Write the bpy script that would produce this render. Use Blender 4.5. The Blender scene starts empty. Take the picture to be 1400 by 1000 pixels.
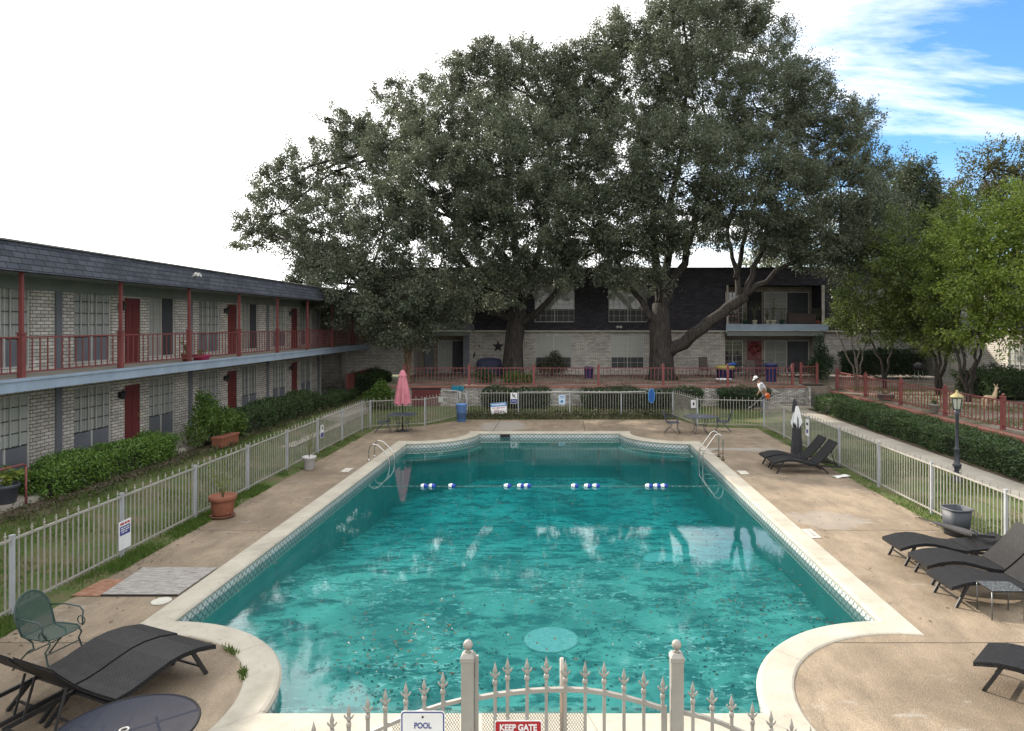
import bpy, bmesh, math, random
import numpy as np
from mathutils import Vector, Matrix, Quaternion
random.seed(7)
R = math.radians
PI = math.pi
sc = bpy.context.scene
C = sc.collection
F, H = 933.0, 4.4

# ------------------------------------------------------------------ mesh builder
class MB:
    def __init__(s):
        s.v = []; s.f = []; s.uv = {}; s.mi = 0; s.m = []; s.sm = set()
    def face(s, pts, uv=None, smooth=False):
        b = len(s.v); s.v.extend([tuple(p) for p in pts])
        s.f.append(tuple(range(b, b + len(pts)))); s.m.append(s.mi)
        if uv: s.uv[len(s.f) - 1] = uv
        if smooth: s.sm.add(len(s.f) - 1)
    def poly(s, verts, faces, smooth=False):
        b = len(s.v); s.v.extend([tuple(p) for p in verts])
        for f in faces:
            s.f.append(tuple(b + i for i in f)); s.m.append(s.mi)
            if smooth: s.sm.add(len(s.f) - 1)
    def box(s, c, d, M=None, taper=1.0):
        x, y, z = [k / 2 for k in d]; t = taper
        vs = [(-x, -y, -z), (x, -y, -z), (x, y, -z), (-x, y, -z), (-x*t, -y*t, z), (x*t, -y*t, z), (x*t, y*t, z), (-x*t, y*t, z)]
        vs = [Vector(p) for p in vs]
        if M is not None: vs = [M @ p for p in vs]
        c = Vector(c)
        s.poly([p + c for p in vs], [(0, 3, 2, 1), (4, 5, 6, 7), (0, 1, 5, 4), (1, 2, 6, 5), (2, 3, 7, 6), (3, 0, 4, 7)])
    def bx(s, x0, x1, y0, y1, z0, z1):
        s.box(((x0+x1)/2, (y0+y1)/2, (z0+z1)/2), (abs(x1-x0), abs(y1-y0), abs(z1-z0)))
    def bar(s, a, b, w, h=None, up=(0, 0, 1)):
        a, b = Vector(a), Vector(b); h = h or w
        d = b - a; L = d.length
        if L < 1e-6: return
        d.normalize(); up = Vector(up)
        if abs(d.dot(up)) > .99: up = Vector((0, 1, 0))
        sx = d.cross(up).normalized(); uz = sx.cross(d)
        M = Matrix((sx, d, uz)).transposed()
        s.box((a + b) / 2, (w, L, h), M)
    def tube(s, pts, r, n=8, closed=False, smooth=True, caps=True):
        pts = [Vector(p) for p in pts]; k = len(pts)
        rr = r if isinstance(r, (list, tuple)) else [r] * k
        rings = []; prev = None
        for i, p in enumerate(pts):
            if closed: t = pts[(i + 1) % k] - pts[i - 1]
            else: t = pts[min(i + 1, k - 1)] - pts[max(i - 1, 0)]
            if t.length < 1e-9: t = Vector((0, 0, 1))
            t.normalize()
            if prev is None:
                a = Vector((0, 0, 1)) if abs(t.z) < .9 else Vector((1, 0, 0))
                u = t.cross(a).normalized()
            else:
                u = prev - t * prev.dot(t)
                u = u.normalized() if u.length > 1e-6 else t.orthogonal().normalized()
            prev = u; w = t.cross(u)
            rings.append([p + (u * math.cos(2*PI*j/n) + w * math.sin(2*PI*j/n)) * rr[i] for j in range(n)])
        b = len(s.v)
        for q in rings: s.v.extend([tuple(p) for p in q])
        for i in range(k if closed else k - 1):
            i2 = (i + 1) % k
            for j in range(n):
                j2 = (j + 1) % n
                s.f.append((b+i*n+j, b+i*n+j2, b+i2*n+j2, b+i2*n+j)); s.m.append(s.mi)
                if smooth: s.sm.add(len(s.f) - 1)
        if caps and not closed:
            s.f.append(tuple(b + j for j in reversed(range(n)))); s.m.append(s.mi)
            s.f.append(tuple(b + (k-1)*n + j for j in range(n))); s.m.append(s.mi)
    def lathe(s, prof, c=(0, 0, 0), n=20, smooth=True, M=None, sq=None):
        c = Vector(c); b = len(s.v)
        for (r, z) in prof:
            for j in range(n):
                a = 2*PI*j/n + (PI/4 if n == 4 else 0)
                p = Vector((r*math.cos(a), r*math.sin(a), z))
                if M is not None: p = M @ p
                s.v.append(tuple(p + c))
        for i in range(len(prof) - 1):
            for j in range(n):
                j2 = (j + 1) % n
                s.f.append((b+i*n+j, b+i*n+j2, b+(i+1)*n+j2, b+(i+1)*n+j)); s.m.append(s.mi)
                if smooth: s.sm.add(len(s.f) - 1)
        if prof[0][0] > 1e-4: s.f.append(tuple(b + j for j in reversed(range(n)))); s.m.append(s.mi)
        if prof[-1][0] > 1e-4: s.f.append(tuple(b + (len(prof)-1)*n + j for j in range(n))); s.m.append(s.mi)
    def ball(s, c, r, n=10, sc_=(1, 1, 1)):
        prof = []
        for i in range(n // 2 + 1):
            a = -PI/2 + PI*i/(n//2)
            prof.append((max(math.cos(a), 0) * r, math.sin(a) * r))
        prof[0] = (1e-5, -r); prof[-1] = (1e-5, r)
        M = Matrix.Diagonal(sc_)
        s.lathe(prof, c, n, True, M)
    def prism(s, outline, z0, z1):
        n = len(outline); b = len(s.v)
        s.v.extend([(x, y, z0) for x, y in outline] + [(x, y, z1) for x, y in outline])
        fs = [tuple(b + i for i in reversed(range(n))), tuple(b + n + i for i in range(n))]
        fs += [(b+i, b+(i+1) % n, b+n+(i+1) % n, b+n+i) for i in range(n)]
        for f in fs: s.f.append(f); s.m.append(s.mi)
    def build(s, name, mat, parent=None, loc=None, rz=0, bevel=0, coll=True):
        me = bpy.data.meshes.new(name)
        me.from_pydata(s.v, [], s.f); me.update()
        mats = mat if isinstance(mat, (list, tuple)) else [mat]
        for m in mats: me.materials.append(m)
        if len(mats) > 1: me.polygons.foreach_set('material_index', s.m)
        ul = me.uv_layers.new(name='UVMap').data
        for p in me.polygons:
            if p.index in s.uv:
                for k, li in enumerate(p.loop_indices): ul[li].uv = s.uv[p.index][k]
                continue
            n = p.normal; ax = max(range(3), key=lambda i: abs(n[i]) + (.001 if i == 2 else 0))
            for li in p.loop_indices:
                co = me.vertices[me.loops[li].vertex_index].co
                ul[li].uv = (co.x, co.y) if ax == 2 else ((co.y, co.z) if ax == 0 else (co.x, co.z))
        if s.sm:
            for i in s.sm: me.polygons[i].use_smooth = True
        o = bpy.data.objects.new(name, me); C.objects.link(o)
        if parent: o.parent = parent
        if loc: o.location = loc
        if rz: o.rotation_euler = (0, 0, rz)
        if bevel:
            md = o.modifiers.new('b', 'BEVEL'); md.width = bevel; md.segments = 2; md.limit_method = 'ANGLE'
        return o

def tag(o, label=None, cat=None, group=None, kind=None):
    if label: o['label'] = label
    if cat: o['category'] = cat
    if group: o['group'] = group
    if kind: o['kind'] = kind
    return o
def empty(name, loc, rz=0, label=None, cat=None, group=None):
    o = bpy.data.objects.new(name, None); C.objects.link(o)
    o.location = loc; o.rotation_euler = (0, 0, rz); o.empty_display_size = .2
    return tag(o, label, cat, group)
def dup(root, loc, rz=0, label=None, group=None):
    def cp(o, par):
        c = o.copy(); C.objects.link(c)
        if par is not None: c.parent = par
        for ch in list(o.children): cp(ch, c)
        return c
    r = cp(root, None); r.location = loc; r.rotation_euler = (0, 0, rz)
    if label: r['label'] = label
    if group: r['group'] = group
    return r

# ------------------------------------------------------------------ materials
def nodes(m):
    m.use_nodes = True; nt = m.node_tree; nt.nodes.clear()
    return nt, nt.nodes, nt.links
def N(nt, t, **k):
    n = nt.nodes.new(t)
    for a, b in k.items():
        if a.startswith('_'): n.inputs[a[1:].replace('_', ' ')].default_value = b
        else: setattr(n, a, b)
    return n
def rgba(c): return (c[0], c[1], c[2], 1)
def ramp(nt, fac, stops, interp='LINEAR'):
    r = nt.nodes.new('ShaderNodeValToRGB'); r.color_ramp.interpolation = interp
    e = r.color_ramp.elements
    while len(e) < len(stops): e.new(.5)
    for i, (p, c) in enumerate(stops):
        e[i].position = p; e[i].color = rgba(c) if not isinstance(c, (int, float)) else (c, c, c, 1)
    nt.links.new(fac, r.inputs[0]); return r.outputs[0]
def mixc(nt, fac, a, b, mode='MIX'):
    n = nt.nodes.new('ShaderNodeMix'); n.data_type = 'RGBA'; n.blend_type = mode
    for k, val in ((0, fac), (6, a), (7, b)):
        if hasattr(val, 'node'): nt.links.new(val, n.inputs[k])
        elif isinstance(val, (int, float)): n.inputs[k].default_value = val
        else: n.inputs[k].default_value = rgba(val)
    return n.outputs[2]
def mathn(nt, op, a, b=None, clamp=False):
    n = nt.nodes.new('ShaderNodeMath'); n.operation = op; n.use_clamp = clamp
    for k, val in ((0, a), (1, b)):
        if val is None: continue
        if hasattr(val, 'node'): nt.links.new(val, n.inputs[k])
        else: n.inputs[k].default_value = val
    return n.outputs[0]
def noise(nt, vec, scale, detail=5, rough=.55, dist=0):
    n = nt.nodes.new('ShaderNodeTexNoise'); n.inputs['Scale'].default_value = scale
    n.inputs['Detail'].default_value = detail; n.inputs['Roughness'].default_value = rough
    n.inputs['Distortion'].default_value = dist
    if vec is not None: nt.links.new(vec, n.inputs['Vector'])
    return n.outputs['Fac']
def coords(nt, kind='Object'):
    return nt.nodes.new('ShaderNodeTexCoord').outputs[kind]
def mapping(nt, vec, scale=(1, 1, 1), loc=(0, 0, 0), rot=(0, 0, 0)):
    n = nt.nodes.new('ShaderNodeMapping'); n.inputs['Scale'].default_value = scale
    n.inputs['Location'].default_value = loc; n.inputs['Rotation'].default_value = rot
    nt.links.new(vec, n.inputs['Vector']); return n.outputs[0]
def bsdf(nt, col, rough=.6, metal=0, spec=.4, bump=None, bstr=.3, bdist=.01, **kw):
    b = nt.nodes.new('ShaderNodeBsdfPrincipled')
    if hasattr(col, 'node'): nt.links.new(col, b.inputs['Base Color'])
    else: b.inputs['Base Color'].default_value = rgba(col)
    if hasattr(rough, 'node'): nt.links.new(rough, b.inputs['Roughness'])
    else: b.inputs['Roughness'].default_value = rough
    b.inputs['Metallic'].default_value = metal; b.inputs['Specular IOR Level'].default_value = spec
    if bump is not None:
        bn = nt.nodes.new('ShaderNodeBump'); bn.inputs['Strength'].default_value = bstr; bn.inputs['Distance'].default_value = bdist
        nt.links.new(bump, bn.inputs['Height']); nt.links.new(bn.outputs[0], b.inputs['Normal'])
    return b
def out(nt, sh):
    o = nt.nodes.new('ShaderNodeOutputMaterial'); nt.links.new(sh.outputs[0] if hasattr(sh, 'outputs') else sh, o.inputs['Surface']); return o
MATS = {}
def paint(name, col, col2=None, scale=3, rough=.5, metal=0, spec=.4, bump=0, bscale=60, wear=None, wearamt=.62):
    if name in MATS: return MATS[name]
    m = bpy.data.materials.new(name); nt, _, L = nodes(m)
    v = coords(nt)
    col2 = col2 or tuple(c * .75 for c in col)
    f = ramp(nt, noise(nt, v, scale, 6, .6), [(.35, 0.0), (.68, 1.0)])
    c = mixc(nt, f, col, col2)
    if wear:
        w = ramp(nt, noise(nt, v, scale * 4, 8, .7), [(wearamt, 0.0), (wearamt + .06, 1.0)])
        c = mixc(nt, w, c, wear)
    bm = noise(nt, v, bscale, 4) if bump else None
    out(nt, bsdf(nt, c, rough, metal, spec, bm, bump, .01)); MATS[name] = m; return m
def brickmat(name, c1, c2, mortar, bw=.22, bh=.072, ms=.011, stain=.35, rough=.85, bstr=.6, wear=None):
    m = bpy.data.materials.new(name); nt, _, L = nodes(m)
    uv = coords(nt, 'UV')
    wob = nt.nodes.new('ShaderNodeTexNoise'); wob.inputs['Scale'].default_value = 3.0; L.new(uv, wob.inputs['Vector'])
    sub = nt.nodes.new('ShaderNodeVectorMath'); sub.operation = 'MULTIPLY_ADD'
    L.new(wob.outputs['Color'], sub.inputs[0]); sub.inputs[1].default_value = (.012, .012, 0); L.new(uv, sub.inputs[2])
    b = nt.nodes.new('ShaderNodeTexBrick'); L.new(sub.outputs[0], b.inputs['Vector'])
    b.inputs['Scale'].default_value = 1; b.inputs['Brick Width'].default_value = bw; b.inputs['Row Height'].default_value = bh
    b.inputs['Mortar Size'].default_value = ms; b.inputs['Mortar Smooth'].default_value = .3; b.inputs['Bias'].default_value = 0
    b.inputs['Color1'].default_value = rgba(c1); b.inputs['Color2'].default_value = rgba(c2); b.inputs['Mortar'].default_value = rgba(mortar)
    st = ramp(nt, noise(nt, uv, .9, 6, .65), [(.35, 1.0), (.7, 1.0 - stain)])
    c = mixc(nt, 1.0, b.outputs['Color'], st, 'MULTIPLY')
    if wear:
        w = ramp(nt, noise(nt, uv, 6, 8, .75), [(.60, 0.0), (.66, 1.0)])
        c = mixc(nt, w, c, wear)
    inv = mathn(nt, 'SUBTRACT', 1.0, b.outputs['Fac'])
    nn = noise(nt, uv, 45, 3)
    h = mathn(nt, 'ADD', inv, mathn(nt, 'MULTIPLY', nn, .35))
    out(nt, bsdf(nt, c, rough, 0, .25, h, bstr, .012)); return m
def leafmat(name, stops, trans=.35, rough=.5, spec=.4):
    m = bpy.data.materials.new(name); nt, _, L = nodes(m)
    g = nt.nodes.new('ShaderNodeNewGeometry')
    v = coords(nt)
    big = noise(nt, v, .9, 4)
    r = mathn(nt, 'ADD', mathn(nt, 'MULTIPLY', g.outputs['Random Per Island'], .42), mathn(nt, 'MULTIPLY', big, .62))
    c = ramp(nt, r, stops)
    b = bsdf(nt, c, rough, 0, spec)
    t = nt.nodes.new('ShaderNodeBsdfTranslucent'); L.new(c, t.inputs['Color'])
    mx = nt.nodes.new('ShaderNodeMixShader'); mx.inputs[0].default_value = trans
    L.new(b.outputs[0], mx.inputs[1]); L.new(t.outputs[0], mx.inputs[2]); out(nt, mx); return m
def meshmat(name, col, open_=.4, scale=60, rough=.5):
    """perforated sheet metal: real holes through a procedural lattice"""
    m = bpy.data.materials.new(name); nt, _, L = nodes(m)
    v = coords(nt)
    ch = nt.nodes.new('ShaderNodeTexChecker'); ch.inputs['Scale'].default_value = scale; L.new(v, ch.inputs['Vector'])
    wn = nt.nodes.new('ShaderNodeTexWhiteNoise'); L.new(mapping(nt, v, (400, 400, 400)), wn.inputs['Vector'])
    hole = mathn(nt, 'LESS_THAN', noise(nt, v, 220, 1), .5 * open_ + .3)
    b = bsdf(nt, col, rough, 0, .0)
    t = nt.nodes.new('ShaderNodeBsdfTransparent')
    mx = nt.nodes.new('ShaderNodeMixShader'); mx.inputs[0].default_value = open_
    L.new(b.outputs[0], mx.inputs[1]); L.new(t.outputs[0], mx.inputs[2]); out(nt, mx); return m

# ------------------------------------------------------------------ foliage
def leafmesh(name, P, Nrm, L, W, mat, parent=None, loc=None, rng=None, droop=.3):
    """many small folded leaf faces in one foliage mesh; P n x 3 positions, Nrm n x 3 preferred leaf axis"""
    n = len(P); rng = rng or np.random.default_rng(1)
    ax = Nrm + rng.normal(0, .75, (n, 3)); ax[:, 2] -= droop
    ax /= np.linalg.norm(ax, axis=1, keepdims=True) + 1e-9
    t = rng.normal(0, 1, (n, 3)); s = np.cross(ax, t); s /= np.linalg.norm(s, axis=1, keepdims=True) + 1e-9
    l = (L * rng.uniform(.65, 1.3, n))[:, None]; w = (W * rng.uniform(.7, 1.25, n))[:, None]
    up = np.cross(ax, s)
    v = np.empty((n, 4, 3), np.float32)
    v[:, 0] = P; v[:, 1] = P + ax*l*.45 + s*w*.5 + up*w*.12; v[:, 2] = P + ax*l; v[:, 3] = P + ax*l*.45 - s*w*.5 + up*w*.12
    me = bpy.data.meshes.new(name)
    me.vertices.add(n*4); me.vertices.foreach_set('co', v.reshape(-1))
    me.loops.add(n*4); me.loops.foreach_set('vertex_index', np.arange(n*4, dtype=np.int32))
    me.polygons.add(n); me.polygons.foreach_set('loop_start', np.arange(0, n*4, 4, dtype=np.int32))
    try: me.polygons.foreach_set('loop_total', np.full(n, 4, np.int32))
    except Exception: pass
    me.update(calc_edges=True); me.validate()
    me.materials.append(mat)
    o = bpy.data.objects.new(name, me); C.objects.link(o)
    if parent: o.parent = parent
    if loc: o.location = loc
    return o

def crown_points(lobes, clump_density, per_clump, cr, rng, shell=(.35, 1.0), shoot=.3, flat=.75):
    Ps, Ns = [], []; centers = []
    for (cx, cy, cz, rx, ry, rz) in lobes:
        k = max(6, int(clump_density * (rx*ry + rx*rz + ry*rz)))
        d = rng.normal(0, 1, (k, 3)); d /= np.linalg.norm(d, axis=1, keepdims=True)
        rad = shell[0] + (shell[1] - shell[0]) * rng.uniform(0, 1, k) ** .5
        c = np.array((cx, cy, cz)) + d * rad[:, None] * np.array((rx, ry, rz))
        for i in range(k):
            m = int(per_clump * rng.uniform(.5, 1.4))
            r = cr * rng.uniform(.55, 1.35)
            q = rng.normal(0, .48, (m, 3)) * r
            if rng.uniform() < shoot:
                a = d[i] * .8 + np.array((0, 0, .55)) + rng.normal(0, .3, 3); a /= np.linalg.norm(a)
                q = q * .55 + a * (rng.uniform(-.4, 1.6, m) * r)[:, None]
            else: q[:, 2] *= flat
            Ps.append(c[i] + q); Ns.append(np.tile(d[i] * .8, (m, 1)) + q / r * .4)
        centers.append(c)
    return np.concatenate(Ps), np.concatenate(Ns), centers

def W(px, py, Y): return ((px - 770) / F * Y, Y, H - (py - 444) / F * Y)
def bez(a, b, c, n=8):
    a, b, c = Vector(a), Vector(b), Vector(c)
    return [a*(1-t)**2 + b*2*t*(1-t) + c*t*t for t in [i/(n-1) for i in range(n)]]
# ------------------------------------------------------------------ camera, light, sky
cam = bpy.data.cameras.new('camera'); co = bpy.data.objects.new('camera', cam); C.objects.link(co)
co.location = (0, 0, H); co.rotation_euler = (R(90), 0, 0)
cam.lens = 24; cam.sensor_width = 36; cam.shift_x = -.05; cam.shift_y = -.04; cam.clip_end = 3000; cam.clip_start = .05
sc.camera = co
AZ, EL = R(-46), R(27)
sunv = Vector((math.sin(AZ)*math.cos(EL), math.cos(AZ)*math.cos(EL), math.sin(EL)))
sl = bpy.data.lights.new('sun', 'SUN'); sl.energy = 3.5; sl.angle = R(.9); sl.color = (1, .9, .76)
so = bpy.data.objects.new('sun', sl); C.objects.link(so); so.rotation_euler = sunv.to_track_quat('Z', 'Y').to_euler(); so.location = (-30, 30, 40)
w = bpy.data.worlds.new('World'); sc.world = w; w.use_nodes = True
nt = w.node_tree; nt.nodes.clear(); L = nt.links
sky = nt.nodes.new('ShaderNodeTexSky'); sky.sky_type = 'NISHITA'; sky.sun_disc = False
sky.sun_elevation = EL; sky.sun_rotation = AZ; sky.air_density = 1.0; sky.dust_density = .6; sky.ozone_density = 2.0
d = coords(nt, 'Generated')
sep = nt.nodes.new('ShaderNodeSeparateXYZ'); L.new(d, sep.inputs[0])
zc = mathn(nt, 'ADD', mathn(nt, 'MAXIMUM', sep.outputs[2], 0.0), .16)
cb = nt.nodes.new('ShaderNodeCombineXYZ')
L.new(mathn(nt, 'DIVIDE', sep.outputs[0], zc), cb.inputs[0]); L.new(mathn(nt, 'DIVIDE', sep.outputs[1], zc), cb.inputs[1])
pv = mapping(nt, cb.outputs[0], (.62, 1.5, 1), (2.2, 1.15, 0), (0, 0, R(24)))
cl = noise(nt, pv, 1.0, 9, .6, .5)
dt = nt.nodes.new('ShaderNodeVectorMath'); dt.operation = 'DOT_PRODUCT'; L.new(d, dt.inputs[0]); dt.inputs[1].default_value = sunv
veil = ramp(nt, dt.outputs['Value'], [(.45, 0.0), (.68, 1.0)])            # thin bright cloud thickens towards the sun
low = mathn(nt, 'ADD', ramp(nt, sep.outputs[2], [(.0, .45), (.22, 0.0)]), ramp(nt, sep.outputs[1], [(.35, .0), (.60, .0)]))
behind = ramp(nt, mathn(nt, 'ADD', mathn(nt, 'MULTIPLY', sep.outputs[1], .5), .5), [(.45, 1.0), (.78, 0.0)])   # unseen bright cloud added behind the camera to fill the shade                   # and towards the horizon
cov = mathn(nt, 'ADD', ramp(nt, cl, [(.48, 0.0), (.67, 1.0)]), mathn(nt, 'ADD', veil, mathn(nt, 'ADD', low, behind)), True)
skyc = mixc(nt, 1.0, sky.outputs[0], (.50, .78, 1.0), 'MULTIPLY')
glow = ramp(nt, dt.outputs['Value'], [(-.6, 1.12), (.0, .95), (.4, .92), (.75, 1.25), (1.0, 2.0)])  # cloud away from the sun brightened as fill light
cloudc = mixc(nt, 1.0, (7.0, 7.0, 6.95), glow, 'MULTIPLY')
col = mixc(nt, cov, skyc, cloudc)
bg = nt.nodes.new('ShaderNodeBackground'); bg.inputs[1].default_value = .12; L.new(col, bg.inputs[0])
wo = nt.nodes.new('ShaderNodeOutputWorld'); L.new(bg.outputs[0], wo.inputs[0])
sc.view_settings.view_transform = 'Standard'; sc.view_settings.look = 'None'; sc.view_settings.exposure = 1.2; sc.view_settings.gamma = 1
cy = sc.cycles
cy.use_denoising = True
try: cy.denoiser = 'OPENIMAGEDENOISE'
except Exception: pass
cy.max_bounces = 7; cy.diffuse_bounces = 3; cy.glossy_bounces = 3; cy.transmission_bounces = 4; cy.transparent_max_bounces = 16; cy.volume_bounces = 0
cy.sample_clamp_indirect = 6; cy.caustics_reflective = False; cy.caustics_refractive = False

# ------------------------------------------------------------------ ground
def sstep(a, b, x):
    t = min(max((x - a) / (b - a), 0), 1); return t*t*(3 - 2*t)
def gz(x, y):
    z = .34 * sstep(-8.9, -11.6, x) if x < -8.9 else 0
    z = max(z, .22 * sstep(8.8, 10.4, x))
    z = max(z, .30 * sstep(32.2, 34.0, y))
    return z
def lawnmat():
    m = bpy.data.materials.new('lawn'); nt, _, L = nodes(m); v = coords(nt)
    a = noise(nt, v, 1.3, 8, .7); b = noise(nt, v, 25, 4, .7)
    s = mathn(nt, 'ADD', mathn(nt, 'MULTIPLY', a, .7), mathn(nt, 'MULTIPLY', b, .3))
    c = ramp(nt, s, [(.34, (.045, .080, .022)), (.47, (.080, .112, .035)), (.56, (.125, .112, .062)), (.68, (.17, .14, .092))])
    out(nt, bsdf(nt, c, .95, 0, .15, b, .8, .03)); return m
M_LAWN = lawnmat()
g = MB()
xs = sorted(set([-900, -200, -60] + [-30 + i for i in range(0, 20)] + [-10 + i*.5 for i in range(0, 5)] + [-7.9, 8.2] + [8.5 + .5*i for i in range(0, 8)] + [13 + i for i in range(0, 18)] + [60, 200, 900]))
ys = sorted(set([-900, -200, -40, -10, 0, 3, 5, 10, 15, 20, 25, 28, 29] + [30 + .5*i for i in range(0, 14)] + [40, 50, 80, 200, 900]))
idx = {}
for i, x in enumerate(xs):
    for j, y in enumerate(ys):
        idx[i, j] = len(g.v); inside = -7.6 < x < 7.9 and 3.2 < y < 28
        g.v.append((x, y, gz(x, y) - .012))
for i in range(len(xs)-1):
    for j in range(len(ys)-1):
        cx, cy_ = (xs[i]+xs[i+1])/2, (ys[j]+ys[j+1])/2
        if -7.9 < cx < 8.2 and 3 < cy_ < 28: continue
        g.f.append((idx[i, j], idx[i+1, j], idx[i+1, j+1], idx[i, j+1])); g.m.append(0)
tag(g.build('ground', M_LAWN), kind='structure')

# ------------------------------------------------------------------ pool outline (roman corners bulging into the water)
PX0, PX1, PY0, PY1, PR = -5.8, 4.7, 7.7, 27.65, 2.4
def outline(dd, step=.5):
    x0, x1, y0, y1, r = PX0-dd, PX1+dd, PY0-dd, PY1+dd, PR-dd
    h = math.sqrt(r*r - dd*dd)
    pts = []
    def seg(a, b):
        n = max(1, int((Vector(b)-Vector(a)).length / step))
        for i in range(n): pts.append((a[0] + (b[0]-a[0])*i/n, a[1] + (b[1]-a[1])*i/n))
    def arc(c, a, b, n=26):
        ta, tb = math.atan2(a[1]-c[1], a[0]-c[0]), math.atan2(b[1]-c[1], b[0]-c[0])
        while tb > ta: tb -= 2*PI
        for i in range(n): t = ta + (tb-ta)*i/n; pts.append((c[0]+r*math.cos(t), c[1]+r*math.sin(t)))
    c1, c2, c3, c4 = (PX0, PY0), (PX1, PY0), (PX1, PY1), (PX0, PY1)
    seg((PX0+h, y0), (PX1-h, y0)); arc(c2, (PX1-h, y0), (x1, PY0+h))
    seg((x1, PY0+h), (x1, PY1-h)); arc(c3, (x1, PY1-h), (PX1-h, y1))
    seg((PX1-h, y1), (PX0+h, y1)); arc(c4, (PX0+h, y1), (x0, PY1-h))
    seg((x0, PY1-h), (x0, PY0+h)); arc(c1, (x0, PY0+h), (PX0+h, y0))
    return pts
INN, OUT = outline(0), outline(.4)
def fill(loops, z):
    bm = bmesh.new(); es = []
    for lp in loops:
        vs = [bm.verts.new((x, y, z)) for x, y in lp]
        es += [bm.edges.new((vs[i], vs[(i+1) % len(vs)])) for i in range(len(vs))]
    bmesh.ops.triangle_fill(bm, use_beauty=True, use_dissolve=False, edges=es)
    bmesh.ops.recalc_face_normals(bm, faces=bm.faces)
    if sum(f.normal.z for f in bm.faces) < 0: bmesh.ops.reverse_faces(bm, faces=bm.faces)
    return bm
def bm_obj(bm, name, mats, parent=None):
    me = bpy.data.meshes.new(name); bm.to_mesh(me); bm.free()
    for m in (mats if isinstance(mats, list) else [mats]): me.materials.append(m)
    o = bpy.data.objects.new(name, me); C.objects.link(o)
    if parent: o.parent = parent
    return o
def deckmat():
    m = bpy.data.materials.new('deck_aggregate'); nt, _, L = nodes(m); v = coords(nt)
    sp = nt.nodes.new('ShaderNodeSeparateXYZ'); L.new(v, sp.inputs[0])
    fine = noise(nt, v, 70, 3, .8)
    vor = nt.nodes.new('ShaderNodeTexVoronoi'); vor.inputs['Scale'].default_value = 55; L.new(v, vor.inputs['Vector'])
    big = noise(nt, v, .45, 7, .62, .6); mid = noise(nt, mapping(nt, v, (1, .35, 1)), 2.6, 7, .7)
    c = ramp(nt, big, [(.34, (.168, .132, .096)), (.5, (.245, .195, .141)), (.64, (.305, .248, .180))])
    c = mixc(nt, ramp(nt, mid, [(.42, 0.0), (.68, .7)]), c, (.130, .104, .078))
    sp2 = mixc(nt, vor.outputs['Distance'], (.66, .62, .58), (1.25, 1.22, 1.18))
    c = mixc(nt, .55, c, sp2, 'MULTIPLY')
    c = mixc(nt, ramp(nt, fine, [(.3, .55), (.5, 0.0)]), c, (.10, .082, .062))
    worn = ramp(nt, noise(nt, mapping(nt, v, (1, 2.2, 1), (3, 1, 0)), .8, 8, .7), [(.60, 0.0), (.68, .55)])
    c = mixc(nt, worn, c, (.34, .32, .29))
    for (ex, ey, sx_, sy_, am) in ((5.95, 15.4, .95, .75, .4), (6.0, 24.1, 1.5, .25, .8), (-2.6, 29.6, 1.1, 1.6, .7), (7.0, 24.0, 1.0, .5, .3)):
        vm = nt.nodes.new('ShaderNodeVectorMath'); vm.operation = 'LENGTH'; L.new(mapping(nt, v, (1/sx_, 1/sy_, 0), (-ex/sx_, -ey/sy_, 0)), vm.inputs[0])
        q = mathn(nt, 'ADD', vm.outputs['Value'], mathn(nt, 'MULTIPLY', mathn(nt, 'SUBTRACT', noise(nt, v, 2.2, 8, .75), .5), 1.6))
        c = mixc(nt, mathn(nt, 'MULTIPLY', ramp(nt, q, [(.80, 1.0), (.98, 0.0)]), am), c, (.27, .255, .235))
    # control joints of the slab: dark lines across the deck
    def line(y0, wd):
        dd = mathn(nt, 'ABSOLUTE', mathn(nt, 'SUBTRACT', mathn(nt, 'ADD', sp.outputs[1], mathn(nt, 'MULTIPLY', mathn(nt, 'SUBTRACT', noise(nt, v, 1.7, 3), .5), .05)), y0))
        return mathn(nt, 'LESS_THAN', dd, wd)
    j = line(9.44, .011)
    for y in (14.6, 20.1, 25.2): j = mathn(nt, 'MAXIMUM', j, line(y, .012))
    for x0 in (-2.9, .9, 4.6):
        dd = mathn(nt, 'ABSOLUTE', mathn(nt, 'SUBTRACT', sp.outputs[0], x0))
        far = mathn(nt, 'MULTIPLY', mathn(nt, 'LESS_THAN', dd, .014), mathn(nt, 'GREATER_THAN', sp.outputs[1], 27))
        j = mathn(nt, 'MAXIMUM', j, far)
    crk = nt.nodes.new('ShaderNodeTexVoronoi'); crk.feature = 'DISTANCE_TO_EDGE'; crk.inputs['Scale'].default_value = .23
    wv = nt.nodes.new('ShaderNodeVectorMath'); wv.operation = 'MULTIPLY_ADD'; tn = nt.nodes.new('ShaderNodeTexNoise'); tn.inputs['Scale'].default_value = 1.6; tn.inputs['Detail'].default_value = 6
    L.new(v, tn.inputs['Vector']); L.new(tn.outputs['Color'], wv.inputs[0]); wv.inputs[1].default_value = (1.1, 1.1, 0); L.new(v, wv.inputs[2]); L.new(wv.outputs[0], crk.inputs['Vector'])
    j = mathn(nt, 'MAXIMUM', j, mathn(nt, 'MULTIPLY', mathn(nt, 'LESS_THAN', crk.outputs['Distance'], .0011), .35))
    c = mixc(nt, j, c, (.055, .047, .038))
    h = mathn(nt, 'SUBTRACT', mathn(nt, 'ADD', vor.outputs['Distance'], mathn(nt, 'MULTIPLY', fine, .6)), j)
    out(nt, bsdf(nt, c, .82, 0, .3, h, .45, .012)); return m
M_DECK = deckmat()
deck_out = [(-7.9, 3), (8.2, 3), (8.2, 28.9), (6.3, 29.2), (5.2, 31.6), (-4.7, 31.6), (-5.3, 30.6), (-6.2, 29.5), (-7.9, 28.75)]
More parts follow.
